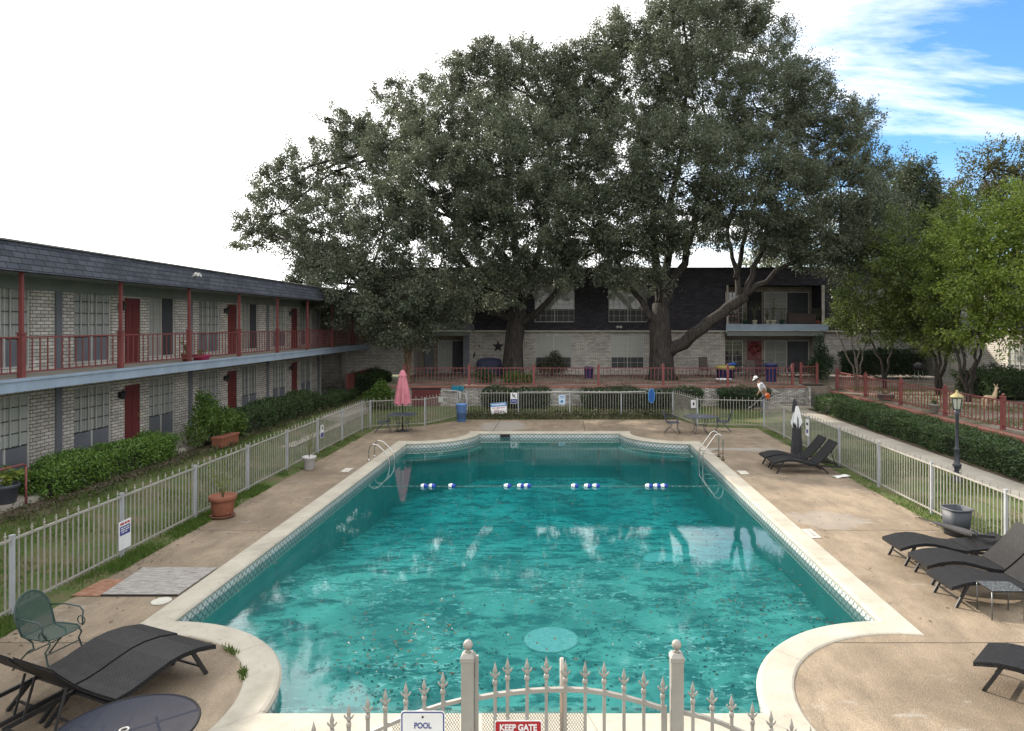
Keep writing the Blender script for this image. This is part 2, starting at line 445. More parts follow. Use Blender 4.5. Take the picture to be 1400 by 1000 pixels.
tag(bm_obj(fill([deck_out, OUT], 0), 'pool_deck', M_DECK), kind='structure')
dk = MB()
for i in range(len(deck_out)):
    a, b = deck_out[i], deck_out[(i+1) % len(deck_out)]
    dk.face([(a[0], a[1], -.15), (b[0], b[1], -.15), (b[0], b[1], 0), (a[0], a[1], 0)])
tag(dk.build('pool_deck_edge', M_DECK), kind='structure')

def copingmat():
    m = bpy.data.materials.new('coping_stone'); nt, _, L = nodes(m); v = coords(nt); uv = coords(nt, 'UV')
    sp = nt.nodes.new('ShaderNodeSeparateXYZ'); L.new(uv, sp.inputs[0])
    c = ramp(nt, noise(nt, v, 1.3, 7, .65), [(.3, (.30, .275, .225)), (.5, (.375, .345, .285)), (.7, (.43, .40, .335))])
    c = mixc(nt, ramp(nt, noise(nt, v, 9, 7, .75), [(.56, 0.0), (.66, .6)]), c, (.25, .23, .19))
    fr = mathn(nt, 'FRACT', mathn(nt, 'DIVIDE', sp.outputs[0], 1.83))
    j = mathn(nt, 'MULTIPLY', mathn(nt, 'LESS_THAN', fr, .006), 1.0)
    c = mixc(nt, mathn(nt, 'MULTIPLY', j, .7), c, (.16, .14, .11))
    f = noise(nt, v, 110, 3)
    out(nt, bsdf(nt, c, .75, 0, .3, mathn(nt, 'SUBTRACT', f, j), .25, .01)); return m
M_COPING = copingmat()
cp = MB(); n = len(INN); prof = [(.43, -.03), (.408, .012), (.385, .022), (.04, .026), (0, .014), (-.028, -.012), (-.022, -.045), (.01, -.05)]
loops = [outline(dd) for dd, _ in prof]
# all loops share segment counts only when steps agree: resample by arc parameter
def resample(lp, n):
    P = [Vector(p) for p in lp] + [Vector(lp[0])]
    d = [0]
    for i in range(len(P)-1): d.append(d[-1] + (P[i+1]-P[i]).length)
    return P, d
def offset_pts(dd):
    """points matched one to one with INN (same parameter on each straight or arc)"""
    x0, x1, y0, y1, r = PX0-dd, PX1+dd, PY0-dd, PY1+dd, PR-dd
    h0 = PR; h = math.sqrt(max(r*r - dd*dd, .01)); res = []
    cs = [(PX0, PY0), (PX1, PY0), (PX1, PY1), (PX0, PY1)]
    for (x, y) in INN:
        done = False
        for (cx, cy_) in cs:
            dx, dy = x - cx, y - cy_; q = math.hypot(dx, dy)
            if abs(q - PR) < 1e-3:
                sx, sy = (1 if cx < 0 else -1), (1 if cy_ < 15 else -1)
                t = math.atan2(abs(dy), abs(dx)); al = math.asin(dd / r)
                t2 = -al + t / (PI/2) * (PI/2 + 2*al)
                res.append((cx + sx*r*math.cos(t2), cy_ + sy*r*math.sin(t2))); done = True; break
        if done: continue
        if abs(y - PY0) < 1e-3 or abs(y - PY1) < 1e-3:
            k = (x - (PX0+h0)) / (PX1 - PX0 - 2*h0); res.append((PX0 + h + k*(PX1-PX0-2*h), y0 if y < 15 else y1))
        else:
            k = (y - (PY0+h0)) / (PY1 - PY0 - 2*h0); res.append((x0 if x < 0 else x1, PY0 + h + k*(PY1-PY0-2*h)))
    return res
ARC = [0]
for i in range(n): ARC.append(ARC[-1] + math.dist(INN[i], INN[(i+1) % n]))
def ring(mb, a, za, b, zb, uva, uvb, smooth=False):
    for i in range(n):
        k = (i+1) % n
        mb.face([(*a[i], za[i] if isinstance(za, list) else za), (*a[k], za[k] if isinstance(za, list) else za), (*b[k], zb[k] if isinstance(zb, list) else zb), (*b[i], zb[i] if isinstance(zb, list) else zb)],
                [(ARC[i], uva), (ARC[i+1], uva), (ARC[i+1], uvb), (ARC[i], uvb)], smooth)
cum = 0
for q in range(len(prof)-1):
    ring(cp, offset_pts(prof[q][0]), prof[q][1], offset_pts(prof[q+1][0]), prof[q+1][1], cum, cum+.1); cum += .1
tag(cp.build('pool_coping', M_COPING), kind='structure')

def tilemat():
    """waterline tile: pale tiles with a dark blue-grey scroll across each"""
    m = bpy.data.materials.new('waterline_tile'); nt, _, L = nodes(m); uv = coords(nt, 'UV'); v = coords(nt)
    sp = nt.nodes.new('ShaderNodeSeparateXYZ'); L.new(uv, sp.inputs[0])
    u = mathn(nt, 'FRACT', mathn(nt, 'DIVIDE', sp.outputs[0], .15)); vv = mathn(nt, 'FRACT', mathn(nt, 'DIVIDE', sp.outputs[1], .15))
    uu = mathn(nt, 'SUBTRACT', u, .5); vw = mathn(nt, 'SUBTRACT', vv, .5)
    d1 = mathn(nt, 'ABSOLUTE', mathn(nt, 'SUBTRACT', mathn(nt, 'ABSOLUTE', uu), mathn(nt, 'ABSOLUTE', vw)))
    dia = mathn(nt, 'LESS_THAN', d1, .11)
    ctr = mathn(nt, 'LESS_THAN', mathn(nt, 'ADD', mathn(nt, 'ABSOLUTE', uu), mathn(nt, 'ABSOLUTE', vw)), .16)
    pat = mathn(nt, 'MAXIMUM', dia, ctr)
    gr = mathn(nt, 'MAXIMUM', mathn(nt, 'GREATER_THAN', mathn(nt, 'ABSOLUTE', uu), .475), mathn(nt, 'GREATER_THAN', mathn(nt, 'ABSOLUTE', vw), .475))
    c = mixc(nt, pat, (.62, .64, .62), (.15, .18, .195))
    c = mixc(nt, gr, c, (.30, .29, .26))
    c = mixc(nt, ramp(nt, noise(nt, v, 3, 6, .7), [(.45, 0.0), (.7, .5)]), c, (.22, .21, .17))
    out(nt, bsdf(nt, c, .3, 0, .5)); return m
M_TILE = tilemat()
tl = MB(); I0 = INN; ring(tl, I0, -.04, I0, -.36, .30, -.02)
tag(tl.build('waterline_tile', M_TILE), kind='structure')
def fz(y): return -.85 - .95 * sstep(13, 22, y)
def plastermat():
    m = bpy.data.materials.new('pool_plaster'); nt, _, L = nodes(m); v = coords(nt)
    big = noise(nt, mapping(nt, v, (1, .55, 1)), .42, 6, .6, .8); mid = noise(nt, mapping(nt, v, (.9, 1.5, 1)), 1.5, 8, .68, .4); sm = noise(nt, mapping(nt, v, (1, 1.7, 1)), 5.5, 8, .72, .7)
    c = ramp(nt, big, [(.36, (.14, .36, .325)), (.5, (.235, .55, .485)), (.62, (.33, .74, .63))])
    c = mixc(nt, ramp(nt, mid, [(.47, 0.0), (.58, .9)]), c, (.06, .205, .205))
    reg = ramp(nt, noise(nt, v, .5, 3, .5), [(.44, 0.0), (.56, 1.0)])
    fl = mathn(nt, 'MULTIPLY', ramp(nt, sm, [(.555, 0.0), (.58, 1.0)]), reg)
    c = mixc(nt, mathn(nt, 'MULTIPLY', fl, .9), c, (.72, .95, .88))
    dk_ = ramp(nt, noise(nt, mapping(nt, v, (1, 1.6, 1), (5, 2, 0)), 8, 6, .7), [(.61, 0.0), (.64, .8)])
    c = mixc(nt, dk_, c, (.045, .12, .115))
    out(nt, bsdf(nt, c, .8, 0, .2)); return m
M_PLASTER = plastermat(); M_PWALL = paint('pool_wall_plaster', (.22, .56, .51), (.16, .45, .42), 1.2, .8)
sh = MB(); zb = [fz(y) for _, y in INN]
ring(sh, I0, -.36, I0, zb, 0, 1)
tag(sh.build('pool_wall', M_PWALL), kind='structure')
bm = fill([INN], -1)
for y in [13 + .7*i for i in range(16)]:
    bmesh.ops.bisect_plane(bm, geom=bm.verts[:] + bm.edges[:] + bm.faces[:], plane_co=(0, y, 0), plane_no=(0, 1, 0))
for vtx in bm.verts: vtx.co.z = fz(vtx.co.y)
tag(bm_obj(bm, 'pool_floor', M_PLASTER), kind='structure')
st = MB(); st.bx(PX0+PR+.01, PX1-PR-.01, PY0+.01, 8.62, -1.2, -.42)
tag(st.build('pool_step', M_PLASTER), kind='structure')
st = MB()
x = PX0+PR+.1
while x < PX1-PR-.2: st.bx(x, x+.10, 8.53, 8.58, -.42, -.414); x += .30
tag(st.build('pool_step_trim', paint('step_trim_tile', (.10, .20, .20), rough=.3)), kind='structure')
# safety ledge round the deep-end bays
lg = MB()
for (cx, sx) in ((PX0, 1), (PX1, -1)):
    pa = [(cx + sx*(PR)*math.cos(t), PY1 - PR*math.sin(t)) for t in [PI/2*i/20 for i in range(21)]]
    pb = [(cx + sx*(PR+.13)*math.cos(t), PY1 - (PR+.13)*math.sin(t)) for t in [PI/2*i/20 for i in range(21)]]
    for i in range(20):
        lg.face([(*pa[i], -.5), (*pa[i+1], -.5), (*pb[i+1], -.5), (*pb[i], -.5)] if sx < 0 else [(*pb[i], -.5), (*pb[i+1], -.5), (*pa[i+1], -.5), (*pa[i], -.5)])
        lg.face([(*pb[i], -.5), (*pb[i+1], -.5), (*pb[i+1], -.62), (*pb[i], -.62)])
tag(lg.build('pool_ledge', M_PWALL), kind='structure')

# ------------------------------------------------------------------ water: closed body with absorption, mirror-like top
def watermat():
    m = bpy.data.materials.new('pool_water'); nt, _, L = nodes(m); v = coords(nt)
    fr = nt.nodes.new('ShaderNodeFresnel'); fr.inputs[0].default_value = 1.33
    h = mathn(nt, 'ADD', mathn(nt, 'MULTIPLY', noise(nt, v, 2.2, 2, .5), .6), mathn(nt, 'MULTIPLY', noise(nt, v, 16, 3, .6), .16))
    bp = nt.nodes.new('ShaderNodeBump'); bp.inputs['Strength'].default_value = .028; bp.inputs['Distance'].default_value = .05; L.new(h, bp.inputs['Height'])
    gl = nt.nodes.new('ShaderNodeBsdfGlossy'); gl.inputs['Roughness'].default_value = .012; L.new(bp.outputs[0], gl.inputs['Normal']); L.new(bp.outputs[0], fr.inputs['Normal'])
    gl.inputs['Color'].default_value = (.95, .98, 1, 1)
    tr = nt.nodes.new('ShaderNodeBsdfTransparent'); tr.inputs[0].default_value = (.90, .97, .97, 1)
    df = nt.nodes.new('ShaderNodeBsdfDiffuse'); df.inputs[0].default_value = (.02, .165, .172, 1)   # turbid water: suspended matter scatters light near the surface
    mm = nt.nodes.new('ShaderNodeMixShader'); mm.inputs[0].default_value = .16; L.new(tr.outputs[0], mm.inputs[1]); L.new(df.outputs[0], mm.inputs[2])
    mx = nt.nodes.new('ShaderNodeMixShader'); L.new(fr.outputs[0], mx.inputs[0]); L.new(mm.outputs[0], mx.inputs[1]); L.new(gl.outputs[0], mx.inputs[2])
    o = out(nt, mx)
    ab = nt.nodes.new('ShaderNodeVolumeAbsorption'); ab.inputs['Color'].default_value = (.29, .86, .90, 1); ab.inputs['Density'].default_value = .46
    L.new(ab.outputs[0], o.inputs['Volume']); m2 = bpy.data.materials.new('pool_water_side'); nt2, _, L2 = nodes(m2)
    t2 = nt2.nodes.new('ShaderNodeBsdfTransparent'); o2 = out(nt2, t2); ab2 = nt2.nodes.new('ShaderNodeVolumeAbsorption')
    ab2.inputs['Color'].default_value = (.29, .86, .90, 1); ab2.inputs['Density'].default_value = .46; L2.new(ab2.outputs[0], o2.inputs['Volume'])
    return [m, m2]
WZ = -.18
wo_ = offset_pts(.012)
bm = fill([wo_], WZ)
top = list(bm.faces); ring_e = [e for e in bm.edges if e.is_boundary]
ex = bmesh.ops.extrude_edge_only(bm, edges=ring_e)
for vv in [q for q in ex['geom'] if isinstance(q, bmesh.types.BMVert)]: vv.co.z = -2.6
bmesh.ops.holes_fill(bm, edges=[e for e in bm.edges if e.is_boundary], sides=0)
bmesh.ops.recalc_face_normals(bm, faces=bm.faces)
for f in bm.faces: f.material_index = 0 if abs(f.calc_center_median().z - WZ) < 1e-4 else 1
tag(bm_obj(bm, 'water', watermat()), kind='structure')

# ------------------------------------------------------------------ paths, terrace, beds
M_CONC = paint('path_concrete', (.36, .33, .28), (.26, .235, .20), 1.1, .85, bump=.3, bscale=70, wear=(.19, .17, .145))
M_SOIL = paint('soil', (.060, .042, .030), (.11, .080, .055), 6, .95, bump=.9, bscale=30)
pa = MB()
y = 4.0
while y < 33.6:
    pa.bx(10.95, 12.0, y, min(y + 1.49, 33.6), .05, .235); y += 1.5
pa.bx(9.4, 13.2, 33.62, 34.45, .1, .315)
tag(pa.build('path', M_CONC), kind='structure')
so_ = MB(); so_.bx(12.01, 13.3, 4, 33.6, .0, .26)
tag(so_.build('soil_bed', M_SOIL), kind='structure')
lb = MB(); lb.bx(-12.05, -11.5, 8, 36, .1, .349)
tag(lb.build('soil_bed', M_SOIL), kind='structure')
wk = MB(); wk.bx(-13.7, -12.06, 4, 46, .0, .45)
tag(wk.build('walkway', M_CONC), kind='structure')
lp = MB(); y = 24.0
while y < 41: lp.bx(-10.6, -9.5, y, y + 1.49, .1, gz(-9.6, y) + .03 if y < 30 else .345); y += 1.5
tag(lp.build('path', M_CONC), kind='structure')
def terracemat():
    m = bpy.data.materials.new('terrace_ground'); nt, _, L = nodes(m); v = coords(nt)
    s = noise(nt, v, .8, 8, .7)
    c = ramp(nt, s, [(.36, (.06, .075, .035)), (.46, (.14, .115, .09)), (.6, (.23, .195, .16))])
    out(nt, bsdf(nt, c, .92, 0, .2, noise(nt, v, 22, 4), .7, .03)); return m
M_TERR = terracemat()
tr = MB(); tr.bx(-9.5, 13.62, 34.72, 46, .0, 1.25); tr.bx(13.625, 24, 4, 46, .0, 1.10)
tag(tr.build('terrace', M_TERR), kind='structure')
# ------------------------------------------------------------------ building materials
M_BRICK = brickmat('white_brick', (.62, .59, .54), (.42, .40, .365), (.125, .11, .098), bw=.27, bh=.092, ms=.011, stain=.3, wear=(.27, .215, .175))
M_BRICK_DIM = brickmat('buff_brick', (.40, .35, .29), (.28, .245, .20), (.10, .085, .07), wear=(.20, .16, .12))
M_BRICK_R = brickmat('white_brick_wall', (.60, .58, .53), (.46, .44, .40), (.22, .20, .18), bw=.30, bh=.105, ms=.012)
M_RETAIN = brickmat('painted_retaining_brick', (.62, .61, .58), (.30, .28, .25), (.10, .085, .075), wear=(.22, .13, .10), stain=.5)
M_REDBRICK = brickmat('red_brick', (.27, .085, .060), (.36, .15, .11), (.20, .16, .14), bw=.075, bh=.22, ms=.010, stain=.45)
M_SHINGLE = brickmat('slate_shingle', (.042, .048, .064), (.072, .080, .102), (.014, .015, .020), bw=.34, bh=.14, ms=.012, stain=.3, rough=.8)
M_SHINGLE_D = brickmat('dark_shingle', (.036, .034, .043), (.058, .054, .066), (.014, .013, .016), bw=.34, bh=.14, ms=.012, stain=.3, rough=.85)
M_BLUE = paint('pale_blue_fascia', (.29, .36, .45), (.23, .285, .355), 1.5, .6, wear=(.18, .20, .22), wearamt=.66)
M_GREYBLUE = paint('grey_blue_paint', (.135, .145, .165), (.11, .118, .135), 2, .6)
M_SOFFIT = paint('soffit_paint', (.19, .205, .195), (.15, .165, .155), 1.5, .7)
M_RED = paint('barn_red_iron', (.190, .052, .050), (.140, .042, .040), 3, .55, wear=(.27, .10, .085), wearamt=.64)
M_DOOR = paint('red_door', (.135, .031, .033), (.105, .026, .028), 1.5, .45)
M_WHITE = paint('window_white', (.46, .46, .44), (.36, .36, .345), 3, .5)
M_DARKBAR = paint('dark_mullion', (.055, .06, .062), rough=.5)
M_TRIM = paint('trim_cream', (.40, .38, .34), (.30, .28, .25), 2, .6)
M_BRASS = paint('aged_brass', (.35, .26, .12), rough=.35, metal=.8)
M_BLACK = paint('black_iron', (.022, .022, .024), (.032, .032, .034), 6, .45)
M_FLAT = paint('flat_roof', (.22, .21, .20), (.15, .145, .14), .6, .9)
M_DARK = paint('dark_recess', (.022, .022, .024), rough=.9)
def curtainmat(name, c1, c2, freq, dist=.6):
    m = bpy.data.materials.new(name); nt, _, L = nodes(m); v = coords(nt); oi = nt.nodes.new('ShaderNodeObjectInfo')
    wv = nt.nodes.new('ShaderNodeTexWave'); wv.wave_type = 'BANDS'; wv.bands_direction = 'X'; wv.inputs['Scale'].default_value = freq; wv.inputs['Distortion'].default_value = .6
    L.new(v, wv.inputs['Vector'])
    c = mixc(nt, wv.outputs['Fac'], c1, c2)
    c = mixc(nt, 1.0, c, ramp(nt, oi.outputs['Random'], [(0, .55), (1, 1.25)]), 'MULTIPLY')
    b = bsdf(nt, c, .7, 0, .3)
    b.inputs['Coat Weight'].default_value = 1.0; b.inputs['Coat Roughness'].default_value = .03
    out(nt, b); return m
M_CURT = curtainmat('curtain_behind_glass', (.25, .27, .255), (.31, .33, .31), 5)
M_CURT2 = curtainmat('sheer_behind_glass', (.27, .28, .265), (.33, .34, .325), 3)
def glassmat(name, col):
    m = bpy.data.materials.new(name); nt, _, L = nodes(m)
    b = bsdf(nt, col, .04, 0, .9); out(nt, b); return m
M_GLASS = glassmat('dark_glass', (.030, .035, .040))
M_SCREEN = paint('insect_screen', (.045, .048, .055), rough=.6)

def wall(mb, u0, u1, z0, z1, ops, y=0.0, rev=.12, slope=0.0):
    """front of a wall in the local x-z plane (facing -y) with real openings and reveals"""
    us = sorted({u0, u1, *[min(max(k, u0), u1) for o in ops for k in o[:2]]}); zs = sorted({z0, z1, *[min(max(k, z0), z1) for o in ops for k in o[2:4]]})
    Y = lambda z: y + slope * (z - z0)
    for i in range(len(us)-1):
        for j in range(len(zs)-1):
            cu, cz = (us[i]+us[i+1])/2, (zs[j]+zs[j+1])/2
            if any(o[0] < cu < o[1] and o[2] < cz < o[3] for o in ops): continue
            a, b, c, d_ = us[i], us[i+1], zs[j], zs[j+1]
            mb.face([(a, Y(c), c), (b, Y(c), c), (b, Y(d_), d_), (a, Y(d_), d_)])
    for o in ops:
        a, b, c, d_ = o[:4]; r = o[4] if len(o) > 4 else rev
        mb.face([(a, Y(c), c), (a, r, c), (a, r, d_), (a, Y(d_), d_)]); mb.face([(b, r, c), (b, Y(c), c), (b, Y(d_), d_), (b, r, d_)])
        mb.face([(a, Y(c), c), (b, Y(c), c), (b, r, c), (a, r, c)]); mb.face([(a, r, d_), (b, r, d_), (b, Y(d_), d_), (a, Y(d_), d_)])

def window(parent, u0, u1, z0, z1, y=.1, style='bars', curt=None, spand=.72, rnd=random):
    """window: white frame > glass with curtain, spandrel panel, security bars"""
    wv, hh = u1-u0, z1-z0; fw = .045
    f = MB()
    f.bx(0, wv, y-.05, y, 0, fw); f.bx(0, wv, y-.05, y, hh-fw, hh); f.bx(0, fw, y-.05, y, fw, hh-fw); f.bx(wv-fw, wv, y-.05, y, fw, hh-fw)
    if style != 'slider': f.bx(wv/2-.025, wv/2+.025, y-.05, y, fw, hh-fw)
    o = f.build('window', M_WHITE, parent, (u0, 0, z0))
    sp = spand if style == 'bars' else 0
    g = MB(); g.bx(fw, wv-fw, y-.02, y+.02, fw+sp, hh-fw); g.build('pane', curt or M_CURT, o)
    if style == 'bars':
        s = MB(); s.bx(fw, wv-fw, y-.025, y+.02, fw, fw+sp-.04); s.build('spandrel_panel', M_GREYBLUE, o)
        b = MB(); k = max(3, int(wv / .27))
        for i in range(1, k): b.bx(i*wv/k-.012, i*wv/k+.012, y-.075, y-.052, fw+sp, hh-.02)
        b.build('security_bar_grid', M_WHITE, o)
        m = MB()
        zz = fw + sp
        while zz < hh - .1: m.bx(fw, wv-fw, y-.05, y-.028, zz-.012, zz+.012); zz += .33
        m.build('mullion_grid', M_DARKBAR, o)
    elif style == 'grid':
        m = MB()
        k = max(2, int(wv / .35))
        for i in range(1, k): m.bx(i*wv/k-.010, i*wv/k+.010, y-.046, y-.028, fw, hh-fw)
        zz = .40
        while zz < hh - .1: m.bx(fw, wv-fw, y-.05, y-.030, zz-.010, zz+.010); zz += .36
        m.build('mullion_grid', M_TRIM, o)
        s = MB(); s.bx(fw, wv-fw, y-.027, y-.021, fw, hh*.34); s.build('insect_screen', M_SCREEN, o)
    elif style == 'slider':
        s = MB(); s.bx(wv*.5, wv-fw, y-.03, y-.024, fw, hh-fw); s.build('screen_door', M_SCREEN, o)
        m = MB(); m.bx(wv*.5-.03, wv*.5+.03, y-.05, y-.031, fw, hh-fw)
        for zz in (.7, 1.35): m.bx(fw, wv*.5-.03, y-.05, y-.03, zz-.012, zz+.012)
        m.bx(wv*.25-.012, wv*.25+.012, y-.048, y-.03, fw, hh-fw); m.build('mullion_grid', M_TRIM, o)
    return o
def door(parent, u0, u1, z0, z1, y=.08, mat=None):
    d_ = MB(); d_.bx(0, u1-u0, y-.045, y, 0, z1-z0); wv = u1-u0; hh = z1-z0
    for (a, b) in ((.12, .44), (.48, .92)):
        for (c, e) in ((.12, .46), (.54, .88)):
            d_.bx(c*wv, e*wv, y-.057, y-.045, a*hh, b*hh)
    o = d_.build('door', mat or M_DOOR, parent, (u0, 0, z0))
    k = MB(); k.ball((wv-.08, y-.09, 1.0), .032, 8); k.bx(wv-.10, wv-.06, y-.075, y-.045, .93, 1.12); k.build('handle', M_BRASS, o)
    fr = MB(); fr.bx(-.06, 0, y-.06, y, 0, hh); fr.bx(wv, wv+.06, y-.06, y, 0, hh); fr.bx(-.06, wv+.06, y-.06, y, hh, hh+.06); fr.build('frame', mat or M_DOOR, o)
    return o


def wall_lamp(parent, u, z, y=0):
    l = MB(); l.bx(u-.05, u+.05, y-.03, y, z-.09, z+.09); l.bx(u-.03, u+.03, y-.12, y-.03, z+.02, z+.05)
    l.lathe([(.05, -.13), (.085, .05), (.10, .06), (.03, .13), (.012, .17)], (u, y-.14, z), 8, False); return l.build('wall_lamp', M_BLACK, parent)
def rail_panel(parent, a, b, z0, z1, sp=.23, name='railing_panel', mat=None, w_=.022):
    a, b = Vector(a), Vector(b); m = MB(); L_ = (b-a).length; d_ = (b-a).normalized()
    m.bar((a.x, a.y, a.z+z1), (b.x, b.y, b.z+z1), .05, .035); m.bar((a.x, a.y, a.z+z0), (b.x, b.y, b.z+z0), .04, .03)
    k = max(2, round(L_/sp))
    for i in range(1, k):
        p = a + (b-a) * (i/k); m.bar((p.x, p.y, p.z+z0+.015), (p.x, p.y, p.z+z1-.017), w_, w_)
    return m.build(name, mat or M_RED, parent)

# ------------------------------------------------------------------ the two-storey block along one side (front towards +x)
LB = empty('apartment_building', (-13.7, 4, .45), R(90), 'long two storey white brick block with blue balcony, red doors and slate mansard roof', 'building')
Lu = 50.0
ZB = 2.73; ZS = 5.16                     # balcony floor and soffit above the ground floor
ops_g, ops_u, items = [], [], []
k = -2
while True:
    s0 = 14.4 + 6.55*k - 6.55*0
    k += 1
    if s0 > Lu: break
    for (a, b, kind) in ((.72, 2.32, 'w'), (2.92, 3.72, 'd'), (4.18, 5.72, 'w2')):
        u0, u1 = s0+a, s0+b
        if u0 < .3 or u1 > Lu-.3 or (u1 > 34.2 and u0 < 39.6): continue
        items.append((u0, u1, kind))
for (u0, u1, kd) in items:
    h_ = 2.04 if kd == 'd' else 2.12; b_ = 0.005 if kd == 'd' else .12
    ops_g.append((u0, u1, b_, h_ + (.0 if kd == 'd' else .06))); ops_u.append((u0, u1, ZB+b_, ZB+h_+(.0 if kd == 'd' else .06)))
passage = [(34.5, 39.4, .005, 2.40, 3.2), (34.5, 39.4, ZB+.005, ZB+2.38, 3.2)]
m = MB(); wall(m, 0, Lu, 0, ZS, ops_g + ops_u + passage, 0, .12)
m.face([(0, 0, 0), (0, 0, ZS), (0, 9, ZS), (0, 9, 0)]); m.face([(Lu, 0, 0), (Lu, 9, 0), (Lu, 9, ZS), (Lu, 0, ZS)]); m.face([(0, 9, 0), (0, 9, ZS), (Lu, 9, ZS), (Lu, 9, 0)])
m.build('wall', M_BRICK, LB)
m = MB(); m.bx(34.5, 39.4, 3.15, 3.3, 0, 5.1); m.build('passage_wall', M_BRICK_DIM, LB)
rr = random.Random(3)
for (u0, u1, kd) in items:
    for zf in (0, ZB):
        if kd == 'd': door(LB, u0, u1, zf, zf+2.04); wall_lamp(LB, u0-.28, zf+1.78)
        elif kd == 'w': window(LB, u0, u1, zf+.12, zf+2.18, curt=rr.choice([M_CURT, M_CURT2, M_CURT2]))
        else:
            if zf and rr.random() < .6: window(LB, u0, u1, zf+.12, zf+2.18, style='slider', curt=M_CURT2)
            else: window(LB, u0, u1, zf+.12, zf+2.18, curt=rr.choice([M_CURT, M_CURT2]))
for q in range(-2, 7):
    u = 14.4 + 6.55*q + .1
    if .2 < u < Lu-.3 and not 34.2 < u < 39.6:
        for z0, z1 in ((0, ZB-.28), (ZB, ZS)):
            m = MB(); m.bx(u-.11, u+.11, -.05, -.002, z0, z1); m.build('pilaster', M_GREYBLUE, LB)
m = MB(); m.bx(0, Lu, -1.48, -.003, ZB-.26, ZB-.002); m.build('balcony_floor', M_CONC, LB)
m = MB(); m.bx(-.02, Lu, -1.53, -1.482, ZB-.29, ZB+.012); m.bx(0, Lu, -1.56, -1.532, ZB-.055, ZB+.004); m.build('balcony_fascia', M_BLUE, LB)
m = MB(); m.bx(0, Lu, -1.478, -.004, ZS, ZS+.05); m.bx(0, Lu, -.06, -.003, ZS-.32, ZS-.002); m.build('soffit', M_SOFFIT, LB)
m = MB()                                                                    # mansard: curved-less sloping shingle face, drip edge, flat roof behind
m.face([(-.1, -1.62, ZS-.02), (Lu, -1.62, ZS-.02), (Lu, -1.28, ZS+.67), (-.1, -1.28, ZS+.67)])
m.face([(-.1, -1.62, ZS-.02), (-.1, -1.28, ZS+.67), (-.1, 9, ZS+.67), (-.1, 9, ZS-.02)])
m.face([(-.1, -1.62, ZS-.02), (-.1, -1.3, ZS-.02), (Lu, -1.3, ZS-.02), (Lu, -1.62, ZS-.02)])
m.build('mansard_roof', M_SHINGLE, LB)
m = MB(); m.bx(-.12, Lu, -1.34, 9.05, ZS+.672, ZS+.71); m.build('flat_roof', M_FLAT, LB)
posts = [15.5 - 4 + 3.47*i for i in range(-3, 10)]
for i, u in enumerate(posts):
    if u < .1: continue
    p = MB(); p.bx(u-.058, u+.058, -1.458, -1.342, ZB+.003, ZB+1.0); p.bx(u-.075, u+.075, -1.475, -1.325, ZB+1.0, ZB+1.04); p.bx(u-.036, u+.036, -1.436, -1.364, ZB+1.04, ZS)
    p.build('balcony_post', M_RED, LB)
    if i+1 < len(posts): rail_panel(LB, (u+.08, -1.40, ZB), (posts[i+1]-.08, -1.40, ZB), .13, .93)
# stair flight and gate in the passage
m = MB()
for i in range(14): m.bx(35.0+.26*i, 35.0+.26*(i+1)+.02, 1.2, 2.2, .19*i-.02, .19*i+.03)
m.bar((35.0, 1.18, .1), (38.7, 1.18, 2.75), .05, .28); m.bar((35.0, 2.22, .1), (38.7, 2.22, 2.75), .05, .28)
m.build('stair_flight', M_GREYBLUE, LB)
for q in ((34.5, 34.62, -.02, .3, .003, 2.4), (39.1, 39.32, -.02, .3, .003, 2.4), (39.55, 39.75, -.25, -.05, .0, 2.43)): m = MB(); m.bx(*q); m.build('passage_post', M_TRIM, LB)
fl = empty('floodlight', (-12.06, 22.3, 5.98), R(90), 'small white twin floodlight under the slate roof edge of the balcony block', 'floodlight')
for s in (-1, 1):
    m = MB(); M_ = Matrix.Rotation(R(65), 3, 'X') @ Matrix.Rotation(s*.5, 3, 'Z')
    m.lathe([(.03, -.12), (.045, -.05), (.075, .05), (.08, .06)], (s*.09, -.1, .03), 10, True, M_); m.build('lamp_head', M_WHITE, fl)
m = MB(); m.lathe([(.06, 0), (.06, .03)], (0, 0, 0), 10, False, Matrix.Rotation(R(90), 3, 'X')); m.bx(-.09, .09, -.06, -.03, -.01, .03); m.build('bracket', M_BLACK, fl)

# ------------------------------------------------------------------ the block behind the trees (front towards the pool)
BB = empty('apartment_building', (0, 43, 1.25), 0, 'two storey brick block under a tall dark shingled upper storey behind the oaks', 'building')
BL, BR = (-9.4, -5.9), (10.2, 16.2)
up_bay = [(-8.3, -5.8, 3.16, 5.62, 1.6), (10.2, 16.2, 3.16, 5.62, 1.6)]
lo_bay = [(-9.4, -5.9, .005, 2.55, 1.6), (10.2, 16.2, .005, 2.55, 1.6)]
w1 = [(-1.75, .52, .35, 2.48), (3.0, 5.1, .35, 2.48), (19.9, 21.8, .35, 2.35)]
w2 = [(-1.8, .72, 3.30, 5.72), (2.85, 5.3, 3.30, 5.72), (18.4, 20.6, 3.3, 5.72)]
m = MB(); wall(m, -13.6, 22.5, 0, 2.68, lo_bay + w1, 0, .1); m.build('wall', M_BRICK, BB)
m = MB(); wall(m, -12.1, 22.7, 2.78, 6.68, up_bay + w2, -.22, .1, .055)
m.face([(-12.1, -.22, 2.78), (-12.1, 0, 6.68), (-12.1, 9, 6.68), (-12.1, 9, 2.78)]); m.build('mansard_storey', M_SHINGLE_D, BB)
m = MB()
for a, b in ((-12.1, -9.4), (-5.8, 10.2), (16.3, 22.5)): m.bx(a, b, -.27, -.003, 2.68, 2.776)
m.build('trim_band', M_TRIM, BB)
m = MB(); m.bx(-12.2, 22.8, -.08, 9.1, 6.682, 6.75); m.build('flat_roof', M_DARK, BB)
